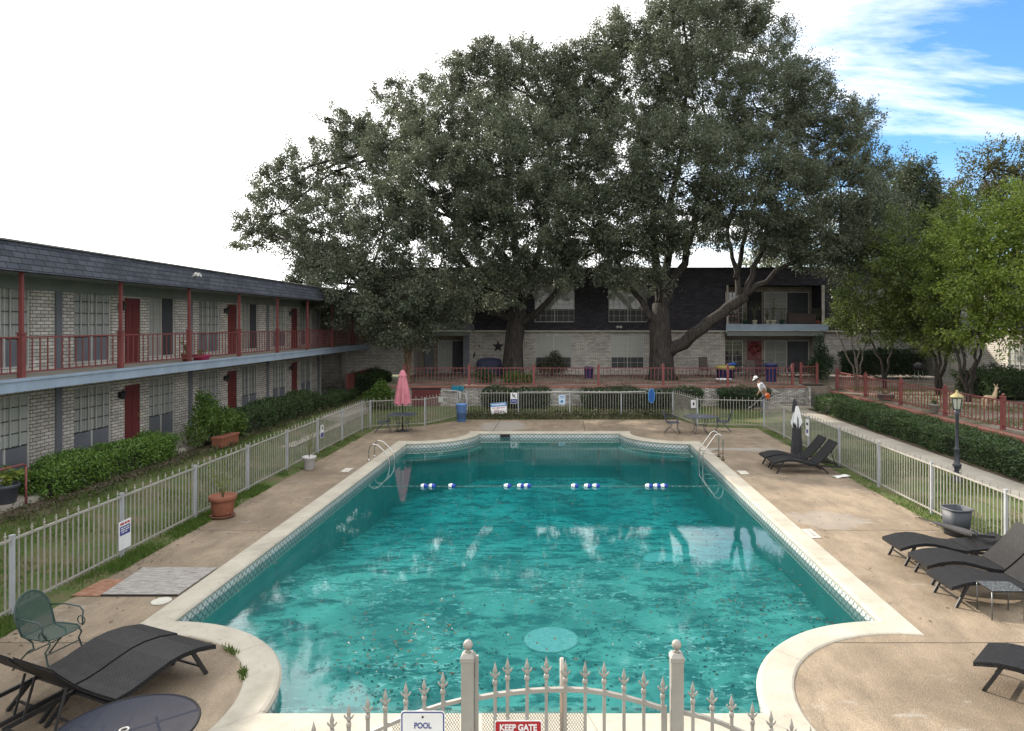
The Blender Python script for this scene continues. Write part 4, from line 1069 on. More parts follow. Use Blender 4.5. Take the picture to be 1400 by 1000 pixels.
# ------------------------------------------------------------------ tables, chairs, umbrellas
M_MESHB = meshmat('dark_perforated_steel', (.040, .045, .062), .42, rough=.8)
M_TBLUE = paint('slate_blue_iron', (.060, .068, .095), (.045, .05, .07), 6, .5)
M_GREENI = paint('dark_green_iron', (.035, .060, .055), (.025, .045, .042), 5, .45)
M_MESHG = meshmat('green_perforated_steel', (.05, .085, .078), .42)
def circ(r, z, n=40, c=(0, 0)): return [(c[0]+r*math.cos(2*PI*i/n), c[1]+r*math.sin(2*PI*i/n), z) for i in range(n)]
def round_table(label, loc, rad=.61, top=None, frame=None, hole=True, rz=0):
    top = top or M_MESHB; frame = frame or M_LFRAME
    t = empty('patio_table', loc, rz, label, 'table')
    m = MB(); n_ = 48
    m.lathe([(.035, .70), (rad-.01, .70), (rad-.01, .704), (.035, .704), (.035, .70)], (0, 0, 0), n_, False); m.build('table_top', top, t)
    m = MB(); m.tube(circ(rad, .70, n_), .012, 8, True); m.build('rim', paint('dull_dark_iron', (.022, .022, .025), (.03, .03, .033), 5, .9, spec=.05) if frame is M_LFRAME else frame, t)
    m = MB()
    for k in range(5): a = 2*PI*k/5+.3; m.bar((.04*math.cos(a), .04*math.sin(a), .688), ((rad-.01)*math.cos(a), (rad-.01)*math.sin(a), .688), .022, .012)
    m.build('spoke_frame', paint('grey_spoke', (.13, .13, .135), rough=.7) if frame is M_LFRAME else frame, t)
    m = MB(); m.tube(circ(.036, .706, 16), .009, 8, True); m.build('umbrella_ring', paint('pale_ring', (.35, .34, .33), rough=.4), t)
    for k in range(4):
        a = PI/4+PI/2*k; c, s = math.cos(a), math.sin(a)
        m = MB(); m.tube([(c*.30, s*.30, .68), (c*.34, s*.34, .50), (c*.24, s*.24, .33), (c*.30, s*.30, .12), (c*.44, s*.44, .01)], .013, 8); m.build('leg', frame, t)
    m = MB(); m.tube(circ(.25, .34, 20), .009, 6, True); m.build('leg_ring', frame, t)
    return t
round_table('round black perforated steel table beside the wicker loungers', (-4.0, 6.22, 0), rz=.35)
round_table('round slate blue table with the closed pink umbrella through it', (-6.62, 28.15, 0), .58, M_TBLUE, M_TBLUE)
round_table('round slate blue table between two iron chairs near the pool ladder', (5.52, 27.5, 0), .62, M_TBLUE, M_TBLUE)
def iron_chair(label, loc, rz, metal, sheet, group=None, oval=True, back=True):
    """garden chair: oval sheet back, rounded sheet seat, looped arms and sprung legs; faces local +x"""
    t = empty('iron_chair', loc, rz, label, 'chair', group)
    sp = [(-.22, -.22), (-.1, -.24), (.12, -.245), (.22, -.2), (.255, -.1), (.26, 0), (.255, .1), (.22, .2), (.12, .245), (-.1, .24), (-.22, .22)]
    m = MB(); m.prism(sp, .425, .431); m.build('seat', sheet, t)
    m = MB(); m.tube([(x, y, .428) for x, y in sp], .011, 8, True); m.build('seat_rim', metal, t)
    if back:
        bo = []
        for i in range(21):
            a = PI*i/20; y = -.235*math.cos(a)*(1.0); z = .62 + .29*math.sin(a)
            bo.append((-.24-.16*((z-.43)/.5), y, z))
        bo = [(-.22, -.215, .43)] + bo + [(-.22, .215, .43)]
        m = MB(); m.face(bo); b_ = m.build('backrest', sheet, t)
        md = b_.modifiers.new('s', 'SOLIDIFY'); md.thickness = .005
        m = MB(); m.tube(bo, .012, 8); m.build('back_frame', metal, t)
    for s in (-1, 1):
        m = MB(); m.tube([(-.30, s*.225, .66), (-.1, s*.27, .67), (.13, s*.275, .655), (.19, s*.275, .60), (.18, s*.27, .52), (.22, s*.24, .43)], .010, 8)
        m.tube([(.17+.06*math.cos(2*PI*i/14), s*.262, .485+.055*math.sin(2*PI*i/14)) for i in range(14)], .008, 6, True); m.build('arm', metal, t)
        m = MB(); m.tube([(.20, s*.2, .425), (.23, s*.215, .36), (.17, s*.225, .27), (.22, s*.235, .14), (.30, s*.24, .0)], .011, 8); m.build('leg', metal, t)
        m = MB(); m.tube([(-.20, s*.2, .425), (-.05, s*.215, .37), (-.02, s*.22, .30), (-.10, s*.225, .26), (-.18, s*.23, .18), (-.34, s*.24, .0)], .011, 8); m.build('leg', metal, t)
    m = MB(); m.tube([(.185, -.225, .24), (.185, .225, .24)], .008, 6); m.tube([(-.14, -.228, .22), (-.14, .228, .22)], .008, 6); m.build('stretcher', metal, t)
    return t
iron_chair('dark green iron garden chair with oval mesh back beside the wicker loungers', (-6.62, 8.84, 0), R(-14), M_GREENI, M_MESHG)
iron_chair('slate blue iron chair on the pool side of the round table by the ladder', (4.45, 27.75, 0), R(-10), M_TBLUE, meshmat('blue_perforated_steel', (.07, .08, .11), .25), 'slate blue patio chairs')
iron_chair('slate blue iron chair on the fence side of the round table by the ladder', (6.55, 28.05, 0), R(170), M_TBLUE, bpy.data.materials['blue_perforated_steel'], 'slate blue patio chairs')
iron_chair('low slate blue iron stool without back beside the pink umbrella table', (-7.35, 27.9, 0), R(10), M_TBLUE, bpy.data.materials['blue_perforated_steel'], back=False)
# pink umbrella
M_PINK = paint('faded_pink_canvas', (.50, .185, .225), (.40, .135, .175), 4, .8)
def folded_canopy(z0, z1, r0, r1, folds=8, depth=.35, wave=.0, n=64):
    m = MB(); prof = []; K = 12
    rings = []
    for i in range(K+1):
        t = i/K; z = z1 + (z0-z1)*t; rr_ = r1 + (r0-r1)*(t**.8)
        rings.append([((rr_*(1 - depth*t**.5*(.5+.5*math.cos(folds*a)) )*math.cos(a)), (rr_*(1 - depth*t**.5*(.5+.5*math.cos(folds*a)))*math.sin(a)), z - (wave*math.cos(folds*a) if i == K else 0)) for a in [2*PI*j/n for j in range(n)]])
    vs = [p for r_ in rings for p in r_]; fs = [(i*n+j, (i+1)*n+j, (i+1)*n+(j+1) % n, i*n+(j+1) % n) for i in range(K) for j in range(n)]
    m.poly(vs, fs, True); return m
U = empty('patio_umbrella', (-6.62, 28.15, 0), 0, 'closed faded pink umbrella standing through a round blue table', 'umbrella')
folded_canopy(1.12, 2.32, .37, .13, 7, .42, .06).build('canopy', M_PINK, U)
folded_canopy(2.27, 2.53, .185, .04, 7, .15, .02).build('vent_cap', M_PINK, U)
m = MB(); m.tube([(0, 0, .05), (0, 0, 2.5)], .02, 8); m.build('pole', M_LFRAME, U)
m = MB(); m.lathe([(.26, 0), (.26, .03), (.10, .06), (.035, .09), (.035, .3)], (0, 0, 0), 20); m.build('base', M_LFRAME, U)
m = MB()
for k in range(7): a = 2*PI*k/7+.2; m.bar((.09*math.cos(a), .09*math.sin(a), 1.75), (.26*math.cos(a), .26*math.sin(a), 1.1), .012)
m.build('rib', M_LFRAME, U)
# black umbrella with white cover, behind the far loungers
U = empty('patio_umbrella', (7.75, 22.65, 0), 0, 'closed black umbrella draped with a white cloth behind the wicker loungers', 'umbrella')
folded_canopy(.12, 1.35, .20, .10, 6, .2, .02).build('canopy', paint('black_canvas', (.022, .022, .026), (.034, .034, .038), 4, .85), U)
m = MB(); m.tube([(0, 0, .02), (0, 0, 1.85)], .022, 8); m.build('pole', M_LFRAME, U)
c_ = folded_canopy(1.05, 1.70, .22, .045, 4, .5, .16); 
c_.build('cloth_cover', paint('white_cloth', (.60, .61, .62), (.48, .49, .50), 5, .85), U)
folded_canopy(1.5, 1.92, .10, .03, 6, .2).build('canopy_tip', bpy.data.materials['black_canvas'], U).location = (-.06, .05, 0)
m = MB(); m.lathe([(.24, 0), (.24, .05), (.06, .08)], (0, 0, 0), 20); m.build('base', M_LFRAME, U)
# fallen umbrella lying across the flat lounger
U = empty('patio_umbrella', (7.75, 12.72, 0), 0, 'closed black umbrella lying fallen across the flat wicker lounger', 'umbrella')
a_, b_ = Vector((.30, 2.75, .03)), Vector((-.02, 0, .46))
m = MB(); m.tube([a_, a_.lerp(b_, .35), b_], .017, 8); m.build('pole', M_LFRAME, U)
m = MB(); m.tube([a_.lerp(b_, t) for t in (.30, .36, .55, .8, .92, 1.0)], [.025, .04, .05, .065, .06, .03], 10); m.build('canopy', bpy.data.materials['black_canvas'], U)
m = MB(); m.bar((-.10, .08, .46), (.30, .02, .44), .07, .05); m.build('strut_bundle', M_LFRAME, U)
# speckled side table
st = empty('side_table', (6.62, 10.34, 0), R(-2), 'low square side table with speckled black and white top on thin legs', 'side table')
m = MB(); m.bx(-.24, .24, -.20, .20, .425, .44); 
def specklemat():
    m = bpy.data.materials.new('speckled_top'); nt, _, L = nodes(m); v = coords(nt)
    c = ramp(nt, noise(nt, v, 34, 5, .75), [(.44, (.02, .022, .024)), (.54, (.055, .058, .06)), (.66, (.34, .35, .36))])
    out(nt, bsdf(nt, c, .35, 0, .5)); return m
m.build('table_top', specklemat(), st)
m = MB(); m.tube([(-.24, -.20, .43), (.24, -.20, .43), (.24, .20, .43), (-.24, .20, .43)], .012, 6, True); m.build('rim', M_LFRAME, st)
for sx in (-1, 1):
    for sy in (-1, 1): m = MB(); m.tube([(sx*.235, sy*.195, .43), (sx*.235, sy*.195, .0)], .010, 8); m.build('leg', paint('pewter', (.16, .165, .17), rough=.4, metal=.5), st)

# ------------------------------------------------------------------ bins, pots, lamp, small things on the deck
M_GREYPL = paint('grey_plastic', (.046, .053, .066), (.036, .042, .053), 3, .55)
b = empty('trash_bin', (8.24, 14.3, 0), R(10), 'open grey plastic bin standing by the fence behind the flat lounger', 'bin')
m = MB()
def squircle(r, z, n=28): return [(r*math.copysign(abs(math.cos(a))**.6, math.cos(a)), r*math.copysign(abs(math.sin(a))**.6, math.sin(a)), z) for a in [2*PI*i/n for i in range(n)]]
rings = [squircle(.205, 0), squircle(.25, .56), squircle(.24, .56), squircle(.2, .03)]
vs = [p for q in rings for p in q]; n_ = 28
m.poly(vs, [(i*n_+j, i*n_+(j+1) % n_, (i+1)*n_+(j+1) % n_, (i+1)*n_+j) for i in range(3) for j in range(n_)] + [tuple(range(3*n_, 4*n_)), tuple(reversed(range(n_)))], True); m.build('bin_body', M_GREYPL, b)
m = MB(); m.tube(squircle(.255, .555), .018, 8, True); m.build('rim', paint('grey_rim', (.085, .093, .11), rough=.5), b)
b = empty('barrel', (-4.62, 31.0, 0), 0, 'sky blue plastic barrel standing at the bend of the far fence', 'barrel')
m = MB(); m.lathe([(.19, 0), (.21, .02), (.245, .74), (.265, .76), (.265, .80), (.24, .80), (.22, .1), (.02, .08)], (0, 0, 0), 24); m.build('barrel_body', paint('sky_blue_plastic', (.10, .20, .42), (.08, .165, .35), 2, .45), b)
m = MB(); m.tube(circ(.258, .68, 24), .010, 6, True); m.build('hoop', bpy.data.materials['sky_blue_plastic'], b)
M_TERRA = paint('terracotta', (.22, .080, .046), (.165, .060, .036), 5, .8, wear=(.36, .22, .15), wearamt=.62)
LEAFY = leafmat('pot_plant_leaf', [(.2, (.07, .13, .02)), (.5, (.16, .22, .035)), (.8, (.30, .32, .06))], .4)
def sprig(parent, h, n, spread, leaf, base_z, seed, stem_mat=None, droop=.0, lm=None):
    rg = np.random.default_rng(seed); m = MB(); P = []; D = []
    for i in range(n):
        a = rg.uniform(0, 2*PI); s = spread*rg.uniform(.3, 1); hh = h*rg.uniform(.55, 1)
        tip = Vector((s*math.cos(a), s*math.sin(a), base_z+hh)); mid = Vector((s*.25*math.cos(a), s*.25*math.sin(a), base_z+hh*.55))
        c = bez((0, 0, base_z), mid, tip, 7); m.tube(c, [.008, .008, .007, .006, .005, .004, .002], 5)
        for p in c[2:]:
            for q in range(2): P.append(p); D.append((rg.normal(), rg.normal(), .2))
    m.build('stem', stem_mat or paint('green_stem', (.10, .11, .04), (.14, .11, .06), 5), parent)
    leafmesh('foliage', np.array([tuple(p) for p in P]), np.array(D), leaf, leaf*.42, lm or LEAFY, parent, rng=rg, droop=droop)
p = empty('terracotta_planter', (-7.78, 15.6, 0), 0, 'ribbed terracotta pot with a spindly yellowing plant on the shaded deck edge', 'planter')
m = MB(); m.lathe([(.20, .05), (.225, .10), (.245, .36), (.25, .38), (.29, .40), (.30, .50), (.275, .51), (.25, .46), (.02, .45)], (0, 0, 0), 26); m.build('pot', M_TERRA, p)
m = MB(); m.lathe([(.22, 0), (.27, .045), (.27, .06), (.24, .06), (.2, .03)], (0, 0, 0), 26); m.build('saucer', paint('dark_terracotta', (.16, .07, .045), rough=.8), p)
sprig(p, .95, 7, .45, .075, .44, 3, droop=.2)
p = empty('white_planter', (-7.72, 20.75, 0), 0, 'greyish white plastic pot with thin bare stems beside the shaded fence', 'planter')
m = MB(); m.lathe([(.125, 0), (.14, .02), (.18, .33), (.205, .34), (.21, .40), (.185, .40), (.165, .33), (.02, .32)], (0, 0, 0), 22); m.build('pot', paint('off_white_plastic', (.46, .45, .45), (.36, .35, .35), 4, .6), p)
sprig(p, 1.35, 6, .28, .06, .32, 5, droop=.3)
def lamp_post():
    l = empty('lamp_post', (10.5, 18.2, .2), 0, 'black lamp post with brass capped lantern on the lawn by the path', 'lamp post')
    m = MB(); m.lathe([(.14, -.05), (.14, .05), (.115, .09), (.10, .11), (.10, .42), (.115, .45), (.085, .50), (.068, .52), (.062, .85), (.072, .87), (.058, .90), (.044, .95), (.040, 1.75), (.06, 1.78), (.045, 1.82), (.09, 1.93)], (0, 0, 0), 14); m.build('post', paint('black_post', (.030, .036, .048), (.024, .028, .036), 4, .45), l)
    m = MB()
    for k in range(6):
        a = 2*PI*k/6; m.bar((.085*math.cos(a), .085*math.sin(a), 1.93), (.135*math.cos(a), .135*math.sin(a), 2.24), .016)
    m.lathe([(.10, 1.925), (.10, 1.95)], (0, 0, 0), 6, False); m.lathe([(.15, 2.235), (.15, 2.255)], (0, 0, 0), 6, False); m.build('lantern_frame', bpy.data.materials['black_post'], l)
    m = MB(); m.lathe([(.075, 1.952), (.125, 2.234)], (0, 0, 0), 6, False); m.build('lantern_glass', paint('frosted_glass', (.42, .44, .38), (.34, .36, .31), 6, .25, spec=.6), l)
    m = MB(); m.lathe([(.175, 2.256), (.165, 2.29), (.10, 2.345), (.045, 2.37), (.03, 2.40), (.04, 2.42), (1e-4, 2.46)], (0, 0, 0), 12); m.build('lantern_cap', paint('tarnished_brass', (.36, .29, .12), (.25, .22, .12), 8, .45, metal=.3), l)
lamp_post()
# plywood sheets, lids, depth plates
def weathered(name, a, b, c):
    m = bpy.data.materials.new(name); nt, _, L = nodes(m); v = coords(nt)
    col = ramp(nt, noise(nt, mapping(nt, v, (3, 14, 3)), 1.6, 9, .75, .5), [(.32, a), (.5, b), (.66, c)])
    out(nt, bsdf(nt, col, .85, 0, .2, noise(nt, mapping(nt, v, (4, 40, 4)), 2, 5), .5, .01)); return m
bd = empty('plywood_sheet', (-6.86, 11.68, .002), R(0), 'weathered pale grey plywood sheet lying on the deck', 'board')
m = MB(); m.prism([(-.62, -.62), (.62, -.62), (.63, .61), (-.70, .61)], .012, .030); m.build('sheet', weathered('grey_weathered_board', (.12, .108, .095), (.26, .245, .228), (.37, .355, .335)), bd)
m = MB(); m.bx(-.62, .62, -.64, -.622, 0, .03); m.build('edge_strip', paint('near_black_brown', (.03, .026, .022), rough=.9), bd)  # near-black strip along one long edge of the sheet
bd = empty('plywood_sheet', (-7.74, 11.4, .002), R(0), 'rust stained board next to the pale plywood sheet', 'board')
m = MB(); m.prism([(-.22, -.36), (.24, -.36), (.20, .36), (-.18, .34)], .004, .016); m.build('sheet', weathered('rusty_board', (.12, .05, .03), (.24, .12, .075), (.36, .26, .19)), bd)
def disc(name, label, cat, loc, r, z, mat, sq=False, rz=0):
    o = empty(name, loc, rz, label, cat); m = MB()
    if sq: m.bx(-r[0], r[0], -r[1], r[1], .002, z)
    else: m.lathe([(r, .002), (r, z*.7), (r*.93, z)], (0, 0, 0), 28)
    m.build('plate', mat, o, bevel=.004 if sq else 0); return o
M_LID = paint('white_lid', (.50, .48, .42), (.40, .38, .33), 6, .6, wear=(.25, .22, .17))
disc('skimmer_cover', 'round off white skimmer lid on the deck below the pale plywood sheet', 'lid', (-6.38, 10.84, 0), .15, .02, M_LID)
disc('skimmer_cover', 'off white plate on the deck by the ladder and the sunlit coping', 'lid', (5.34, 20.25, 0), (.13, .22), .02, M_LID, True)
o = disc('depth_plate', 'white depth plate with faded marks beside the sunlit coping', 'depth marker', (5.22, 14.35, 0), (.10, .30), .016, M_LID, True)
m = MB()
for i in range(3): m.bx(-.05, .05, -.18+.14*i, -.10+.14*i, .0165, .0172)
m.build('faded_mark', paint('faded_grey', (.26, .25, .25), rough=.7), o)
disc('skimmer_cover', 'off white plate on the shaded deck near the pool handrail', 'lid', (-6.52, 20.6, 0), (.12, .26), .02, M_LID, True)
o = empty('paper_bag', (8.02, 19.7, .003), R(20), 'crumpled white paper lying at the grass edge by the fence', 'paper')
m = MB(); rg = random.Random(2); gp = [[(-.24+.16*i+rg.uniform(-.02, .02), -.13+.09*j+rg.uniform(-.02, .02), rg.uniform(.004, .045)) for j in range(4)] for i in range(4)]
for i in range(3):
    for j in range(3): m.face([gp[i][j], gp[i+1][j], gp[i+1][j+1], gp[i][j+1]])
pb = m.build('sheet', paint('white_paper', (.66, .66, .64), rough=.7), o); pb.modifiers.new('s', 'SOLIDIFY').thickness = .006
# ------------------------------------------------------------------ pool fittings
M_STEEL = paint('stainless_steel', (.50, .49, .47), (.42, .41, .39), 3, .22, metal=1.0)
hr = empty('pool_handrail', (-6.22, 22.4, 0), 0, 'pair of arched steel grab rails on the shaded pool edge', 'handrail')
for sy in (-.33, .33):
    m = MB(); m.tube([(-.06, sy, 0), (-.06, sy, .30), (-.02, sy, .46), (.08, sy, .53), (.22, sy, .50), (.46, sy, .28), (.56, sy, .12), (.60, sy, -.1), (.60, sy, -.45)], .022, 10); m.build('rail', M_STEEL, hr)
    m = MB(); m.lathe([(.05, .0), (.05, .02), (.03, .05)], (-.06, sy, .001), 12); m.build('flange', M_STEEL, hr)
ld = empty('pool_ladder', (5.15, 22.4, 0), 0, 'tall steel pool ladder on the sunlit edge near the far loungers', 'ladder')
for sy in (-.3, .3):
    m = MB(); m.tube([(.02, sy, 0), (.02, sy, .66), (-.03, sy, .80), (-.12, sy, .86), (-.22, sy, .82), (-.52, sy, .40), (-.62, sy, .24), (-.63, sy, .0), (-.63, sy, -.7), (-.58, sy, -.95), (-.36, sy, -1.35), (-.46, sy, -1.45)], .021, 10); m.build('rail', M_STEEL, ld)
    m = MB(); m.tube([(.02, sy, .22), (-.62, sy, .22)], .012, 8); m.build('brace', M_STEEL, ld)
    m = MB(); m.lathe([(.055, 0), (.055, .05), (.03, .09)], (.02, sy, .001), 12); m.build('flange', paint('rusty_flange', (.10, .075, .05), rough=.6), ld)
for z in (-.35, -.62, -.90): m = MB(); m.bx(-.66, -.56, -.3, .3, z-.015, z+.015); m.build('tread', M_STEEL, ld)
rp = empty('float_rope', (-5.78, 19.3, -.175), 0, 'rope of blue and white floats strung across the pool', 'float rope')
m = MB(); m.tube([(0, 0, -.02), (.6, 0, .0)] + [(1.0+.5*i, .02*math.sin(i*1.3), .005) for i in range(18)] + [(10.45, 0, .03)], .005, 6); m.build('rope', paint('pale_rope', (.16, .24, .24), rough=.8), rp)
m = MB()
for i in range(52): m.ball((.3+.195*i, .02*math.sin(i*.5), .002), .013, 6)
m.build('rope_bead', paint('rope_bead_white', (.30, .36, .35), rough=.6), rp)
M_FW, M_FB = paint('float_white', (.75, .76, .78), (.66, .67, .69), 8, .35), paint('float_blue', (.012, .045, .36), (.010, .036, .28), 8, .35)
for px in (580, 591, 618, 694, 712, 721, 786, 803.5, 815, 887, 898, 908):
    x = (px-770)/F*19.3 + 5.78
    m = MB(); prof = [(.012, -.105), (.045, -.095), (.064, -.05), (.070, 0)]; m.lathe(prof, (x, 0, .012), 16, True, Matrix.Rotation(R(90), 3, 'Y')); o = m.build('float', M_FW, rp)
    m = MB(); m.lathe([(.070, 0), (.064, .05), (.045, .095), (.012, .105)], (x, 0, .012), 16, True, Matrix.Rotation(R(90), 3, 'Y')); m.build('blue_half', M_FB, o)
M_DISC = bpy.data.materials.new('drain_cover'); nt, _, L = nodes(M_DISC); v = coords(nt)
out(nt, bsdf(nt, ramp(nt, noise(nt, v, 7, 8, .75, 1.5), [(.4, (.33, .66, .62)), (.6, (.58, .85, .80))]), .7))
for lab, x, y in (('pale round patch on the pool floor close to the gate', -.2, 11.36), ('pale round patch on the pool floor toward the sunlit side', 2.32, 15.9)):
    o = empty('drain_cover', (x, y, fz(y)+.002), 0, lab, 'drain cover'); m = MB(); m.lathe([(.46, 0), (.46, .012), (.42, .02)], (0, 0, 0), 36); m.build('plate', M_DISC, o)
o = empty('skimmer_opening', (-2.35, 27.64, 0), 0, 'dark skimmer slot in the tile band at the far pool wall', 'skimmer')
m = MB(); m.bx(-.17, .17, -.012, .0, -.17, -.055); m.build('slot', M_DARK, o)
m = MB(); m.bx(-.20, -.171, -.02, 0, -.18, -.04); m.bx(.171, .20, -.02, 0, -.18, -.04); m.bx(-.171, .171, -.02, 0, -.054, -.04); m.build('frame', M_GREYPL, o)
po = empty('skimmer_pole', (-2.3, 32.66, 1.15), 0, 'long white pole with blue leaf net resting along the far fence', 'pool net')
m = MB(); m.tube([(.35, 0, .02), (5.0, .0, .02), (6.25, -.01, .05)], .022, 8); m.build('pole', M_WHITE, po)
m = MB(); hoop = [(6.52+.155*math.cos(a)*1.0, -.03, -.16+.34*math.sin(a)) for a in [2*PI*i/28 for i in range(28)]]; m.tube(hoop, .016, 8, True); m.build('net_hoop', paint('pale_blue_plastic', (.10, .28, .52), rough=.4), po)
m = MB(); m.prism([(x_, z_) for x_, _, z_ in hoop], -.006, .006); o = m.build('net', paint('blue_net', (.012, .085, .30), (.01, .07, .24), 10, .7), po); o.rotation_euler = (R(90), 0, 0); o.location = (0, -.03, 0)

pk = empty('flower_pot', (-12.45, 22.55, 3.18), 0, 'tan pot with yellow green plant on the upper balcony floor by the railing', 'plant pot'); m = MB(); m.lathe([(.10, 0), (.16, .24), (.17, .25), (.15, .26), (.13, .2), (.01, .2)], (0, 0, 0), 16); m.build('pot', M_TERRA, pk); sprig(pk, .5, 9, .2, .09, .22, 91)
pk = empty('flower_pot', (-12.45, 23.5, 3.18), 0, 'bright pink low bowl of flowers on the upper balcony floor', 'plant pot'); m = MB(); m.lathe([(.22, 0), (.30, .16), (.32, .18), (.28, .18), (.2, .1), (.01, .1)], (0, 0, 0), 18); m.build('bowl', paint('pink_plastic', (.42, .04, .12), (.36, .035, .10), 4, .5), pk); sprig(pk, .3, 8, .22, .08, .12, 92)
# ------------------------------------------------------------------ trees
def barkmat(name, a, b):
    m = bpy.data.materials.new(name); nt, _, L = nodes(m); v = coords(nt)
    n1 = noise(nt, mapping(nt, v, (6, 6, 1.3)), 1.6, 8, .7, .6)
    out(nt, bsdf(nt, ramp(nt, n1, [(.35, a), (.65, b)]), .9, 0, .2, n1, .9, .06)); return m
M_BARK = barkmat('oak_bark', (.018, .016, .015), (.066, .058, .052)); M_BARKL = barkmat('pale_bark', (.10, .085, .07), (.26, .225, .19))
M_OAK = leafmat('oak_leaf', [(.12, (.044, .055, .036)), (.36, (.078, .095, .060)), (.60, (.116, .134, .088)), (.82, (.17, .185, .12)), (.98, (.19, .135, .09))], .34, .45, .32)
M_OAK2 = leafmat('dark_oak_leaf', [(.15, (.028, .038, .020)), (.5, (.050, .066, .032)), (.85, (.085, .105, .05))], .3, .45, .45)
M_YOUNG = leafmat('young_leaf', [(.15, (.055, .080, .018)), (.42, (.10, .145, .028)), (.70, (.155, .20, .040)), (.95, (.25, .25, .06))], .42, .45, .4)
M_MID = leafmat('mid_green_leaf', [(.15, (.040, .060, .016)), (.42, (.075, .105, .026)), (.70, (.12, .155, .036)), (.95, (.22, .22, .06))], .42, .45, .4)
M_PALE = leafmat('pale_olive_leaf', [(.2, (.08, .10, .05)), (.5, (.15, .17, .09)), (.9, (.25, .26, .16))], .4, .5, .4)
def limb(m, a, b, c, r0, r1, n=9, sides=8, rg=None):
    p = bez(a, b, c, n); 
    if rg is not None:
        for i in range(1, n-1): p[i] += Vector(rg.normal(0, .10, 3)) * min(1, (Vector(c)-Vector(a)).length/6)
    m.tube(p, [r0 + (r1-r0)*(i/(n-1))**.75 for i in range(n)], sides); return p
def make_tree(label, base, trunk, forks, lobes, leafm, barkm, seed, dens, per, cr, L_, W_, shell=(.3, 1), shoot=.3, twig=True, group=None, cat='tree', name='oak_tree', droop=.3, flat=.75, minlimb=.07):
    rg = np.random.default_rng(seed); r = empty(name, base, 0, label, cat, group); B = np.array(base)
    m = MB(); m.tube([Vector(p)-Vector(base) for p, _ in trunk], [q for _, q in trunk], 14)
    for (a, b, c, r0, r1) in forks: limb(m, Vector(a)-Vector(base), Vector(b)-Vector(base), Vector(c)-Vector(base), r0, r1, 10, 10, rg)
    ends = [Vector(f[2])-Vector(base) for f in forks] + [Vector(trunk[-1][0])-Vector(base)]
    P, D, cen = crown_points(lobes, dens, per, cr, rg, shell, shoot, flat)
    for li, lb in enumerate(lobes):
        c = Vector(lb[:3])-Vector(base); e = min(ends, key=lambda q: (q-c).length)
        mid = e.lerp(c, .5) + Vector((0, 0, .12*(c-e).length))
        limb(m, e, mid, c, minlimb*1.6, minlimb*.6, 7, 6, rg)
        if twig:
            cc = cen[li]
            for k in rg.choice(len(cc), min(len(cc), 9), replace=False):
                t = Vector(cc[k])-Vector(base); m.tube(bez(c, c.lerp(t, .5)+Vector(rg.normal(0, .15, 3)), t, 5), [minlimb*.55, minlimb*.45, minlimb*.35, minlimb*.25, .012], 5)
    m.build('trunk', barkm, r)
    leafmesh('crown', (P - B).astype(np.float32), D, L_, W_, leafm, r, rng=rg, droop=droop)
    return r, len(P)
def lobe(px, py, rpx, Y, depth=None, sq=1.0):
    x, y, z = W(px, py, Y); s = Y/F
    return (x, y, z, rpx*s, (depth or rpx*s*1.05), rpx*s*sq)
A1 = (-2.95, 40.3, 1.2)
la = [(385, 292, 46, 40), (348, 316, 32, 39), (375, 250, 26, 40), (432, 236, 48, 41), (450, 320, 62, 38), (505, 205, 50, 43), (478, 168, 28, 42), (540, 140, 30, 43), (560, 230, 72, 40), (525, 320, 74, 36.5), (600, 160, 58, 42), (615, 108, 26, 42), (600, 270, 80, 36.5), (665, 105, 48, 43), (655, 75, 28, 42), (640, 200, 78, 39), (720, 130, 66, 42), (712, 78, 30, 43), (700, 240, 84, 36.5), (475, 395, 52, 36), (545, 415, 58, 35.5), (432, 352, 40, 38), (600, 370, 62, 36), (662, 325, 60, 37), (738, 292, 64, 36), (765, 215, 70, 39), (765, 110, 42, 43), (792, 95, 40, 43), (800, 170, 50, 41), (622, 420, 28, 36.5), (690, 398, 30, 37.5), (765, 372, 30, 37.3), (528, 442, 28, 36), (700, 368, 34, 38), (785, 345, 36, 37.5), (410, 388, 26, 38), (572, 445, 30, 36.5)]
o1, n1 = make_tree('broad live oak on the terrace whose trunk stands by the dark wall star', A1,
    [((-2.95, 40.3, 1.0), 1.0), ((-2.98, 40.3, 1.6), .66), ((-2.92, 40.3, 3.2), .54), ((-2.75, 40.3, 4.6), .56), ((-2.7, 40.3, 5.6), .50)],
    [((-2.75, 40.3, 5.0), (-5.2, 39.5, 7.0), W(585, 290, 38.5), .36, .12), ((-2.7, 40.3, 5.4), (-2.8, 40.5, 9), W(690, 190, 41), .36, .12), ((-2.6, 40.2, 4.3), (-.6, 39.5, 5.6), W(775, 370, 38.5), .26, .10), ((-2.8, 40.3, 5.2), (-5, 41.5, 10), W(520, 210, 42), .28, .10), ((-2.7, 40.3, 4.6), (-6.5, 38, 6.2), W(500, 395, 36.5), .22, .08), ((-2.6, 40.3, 5.4), (-.4, 41, 10), W(750, 150, 42), .3, .1)],
    [lobe(*q) for q in la], M_OAK, M_BARK, 11, 6.6, 150, .48, .14, .072, shoot=.42)
A2 = (5.66, 39.2, 1.2)
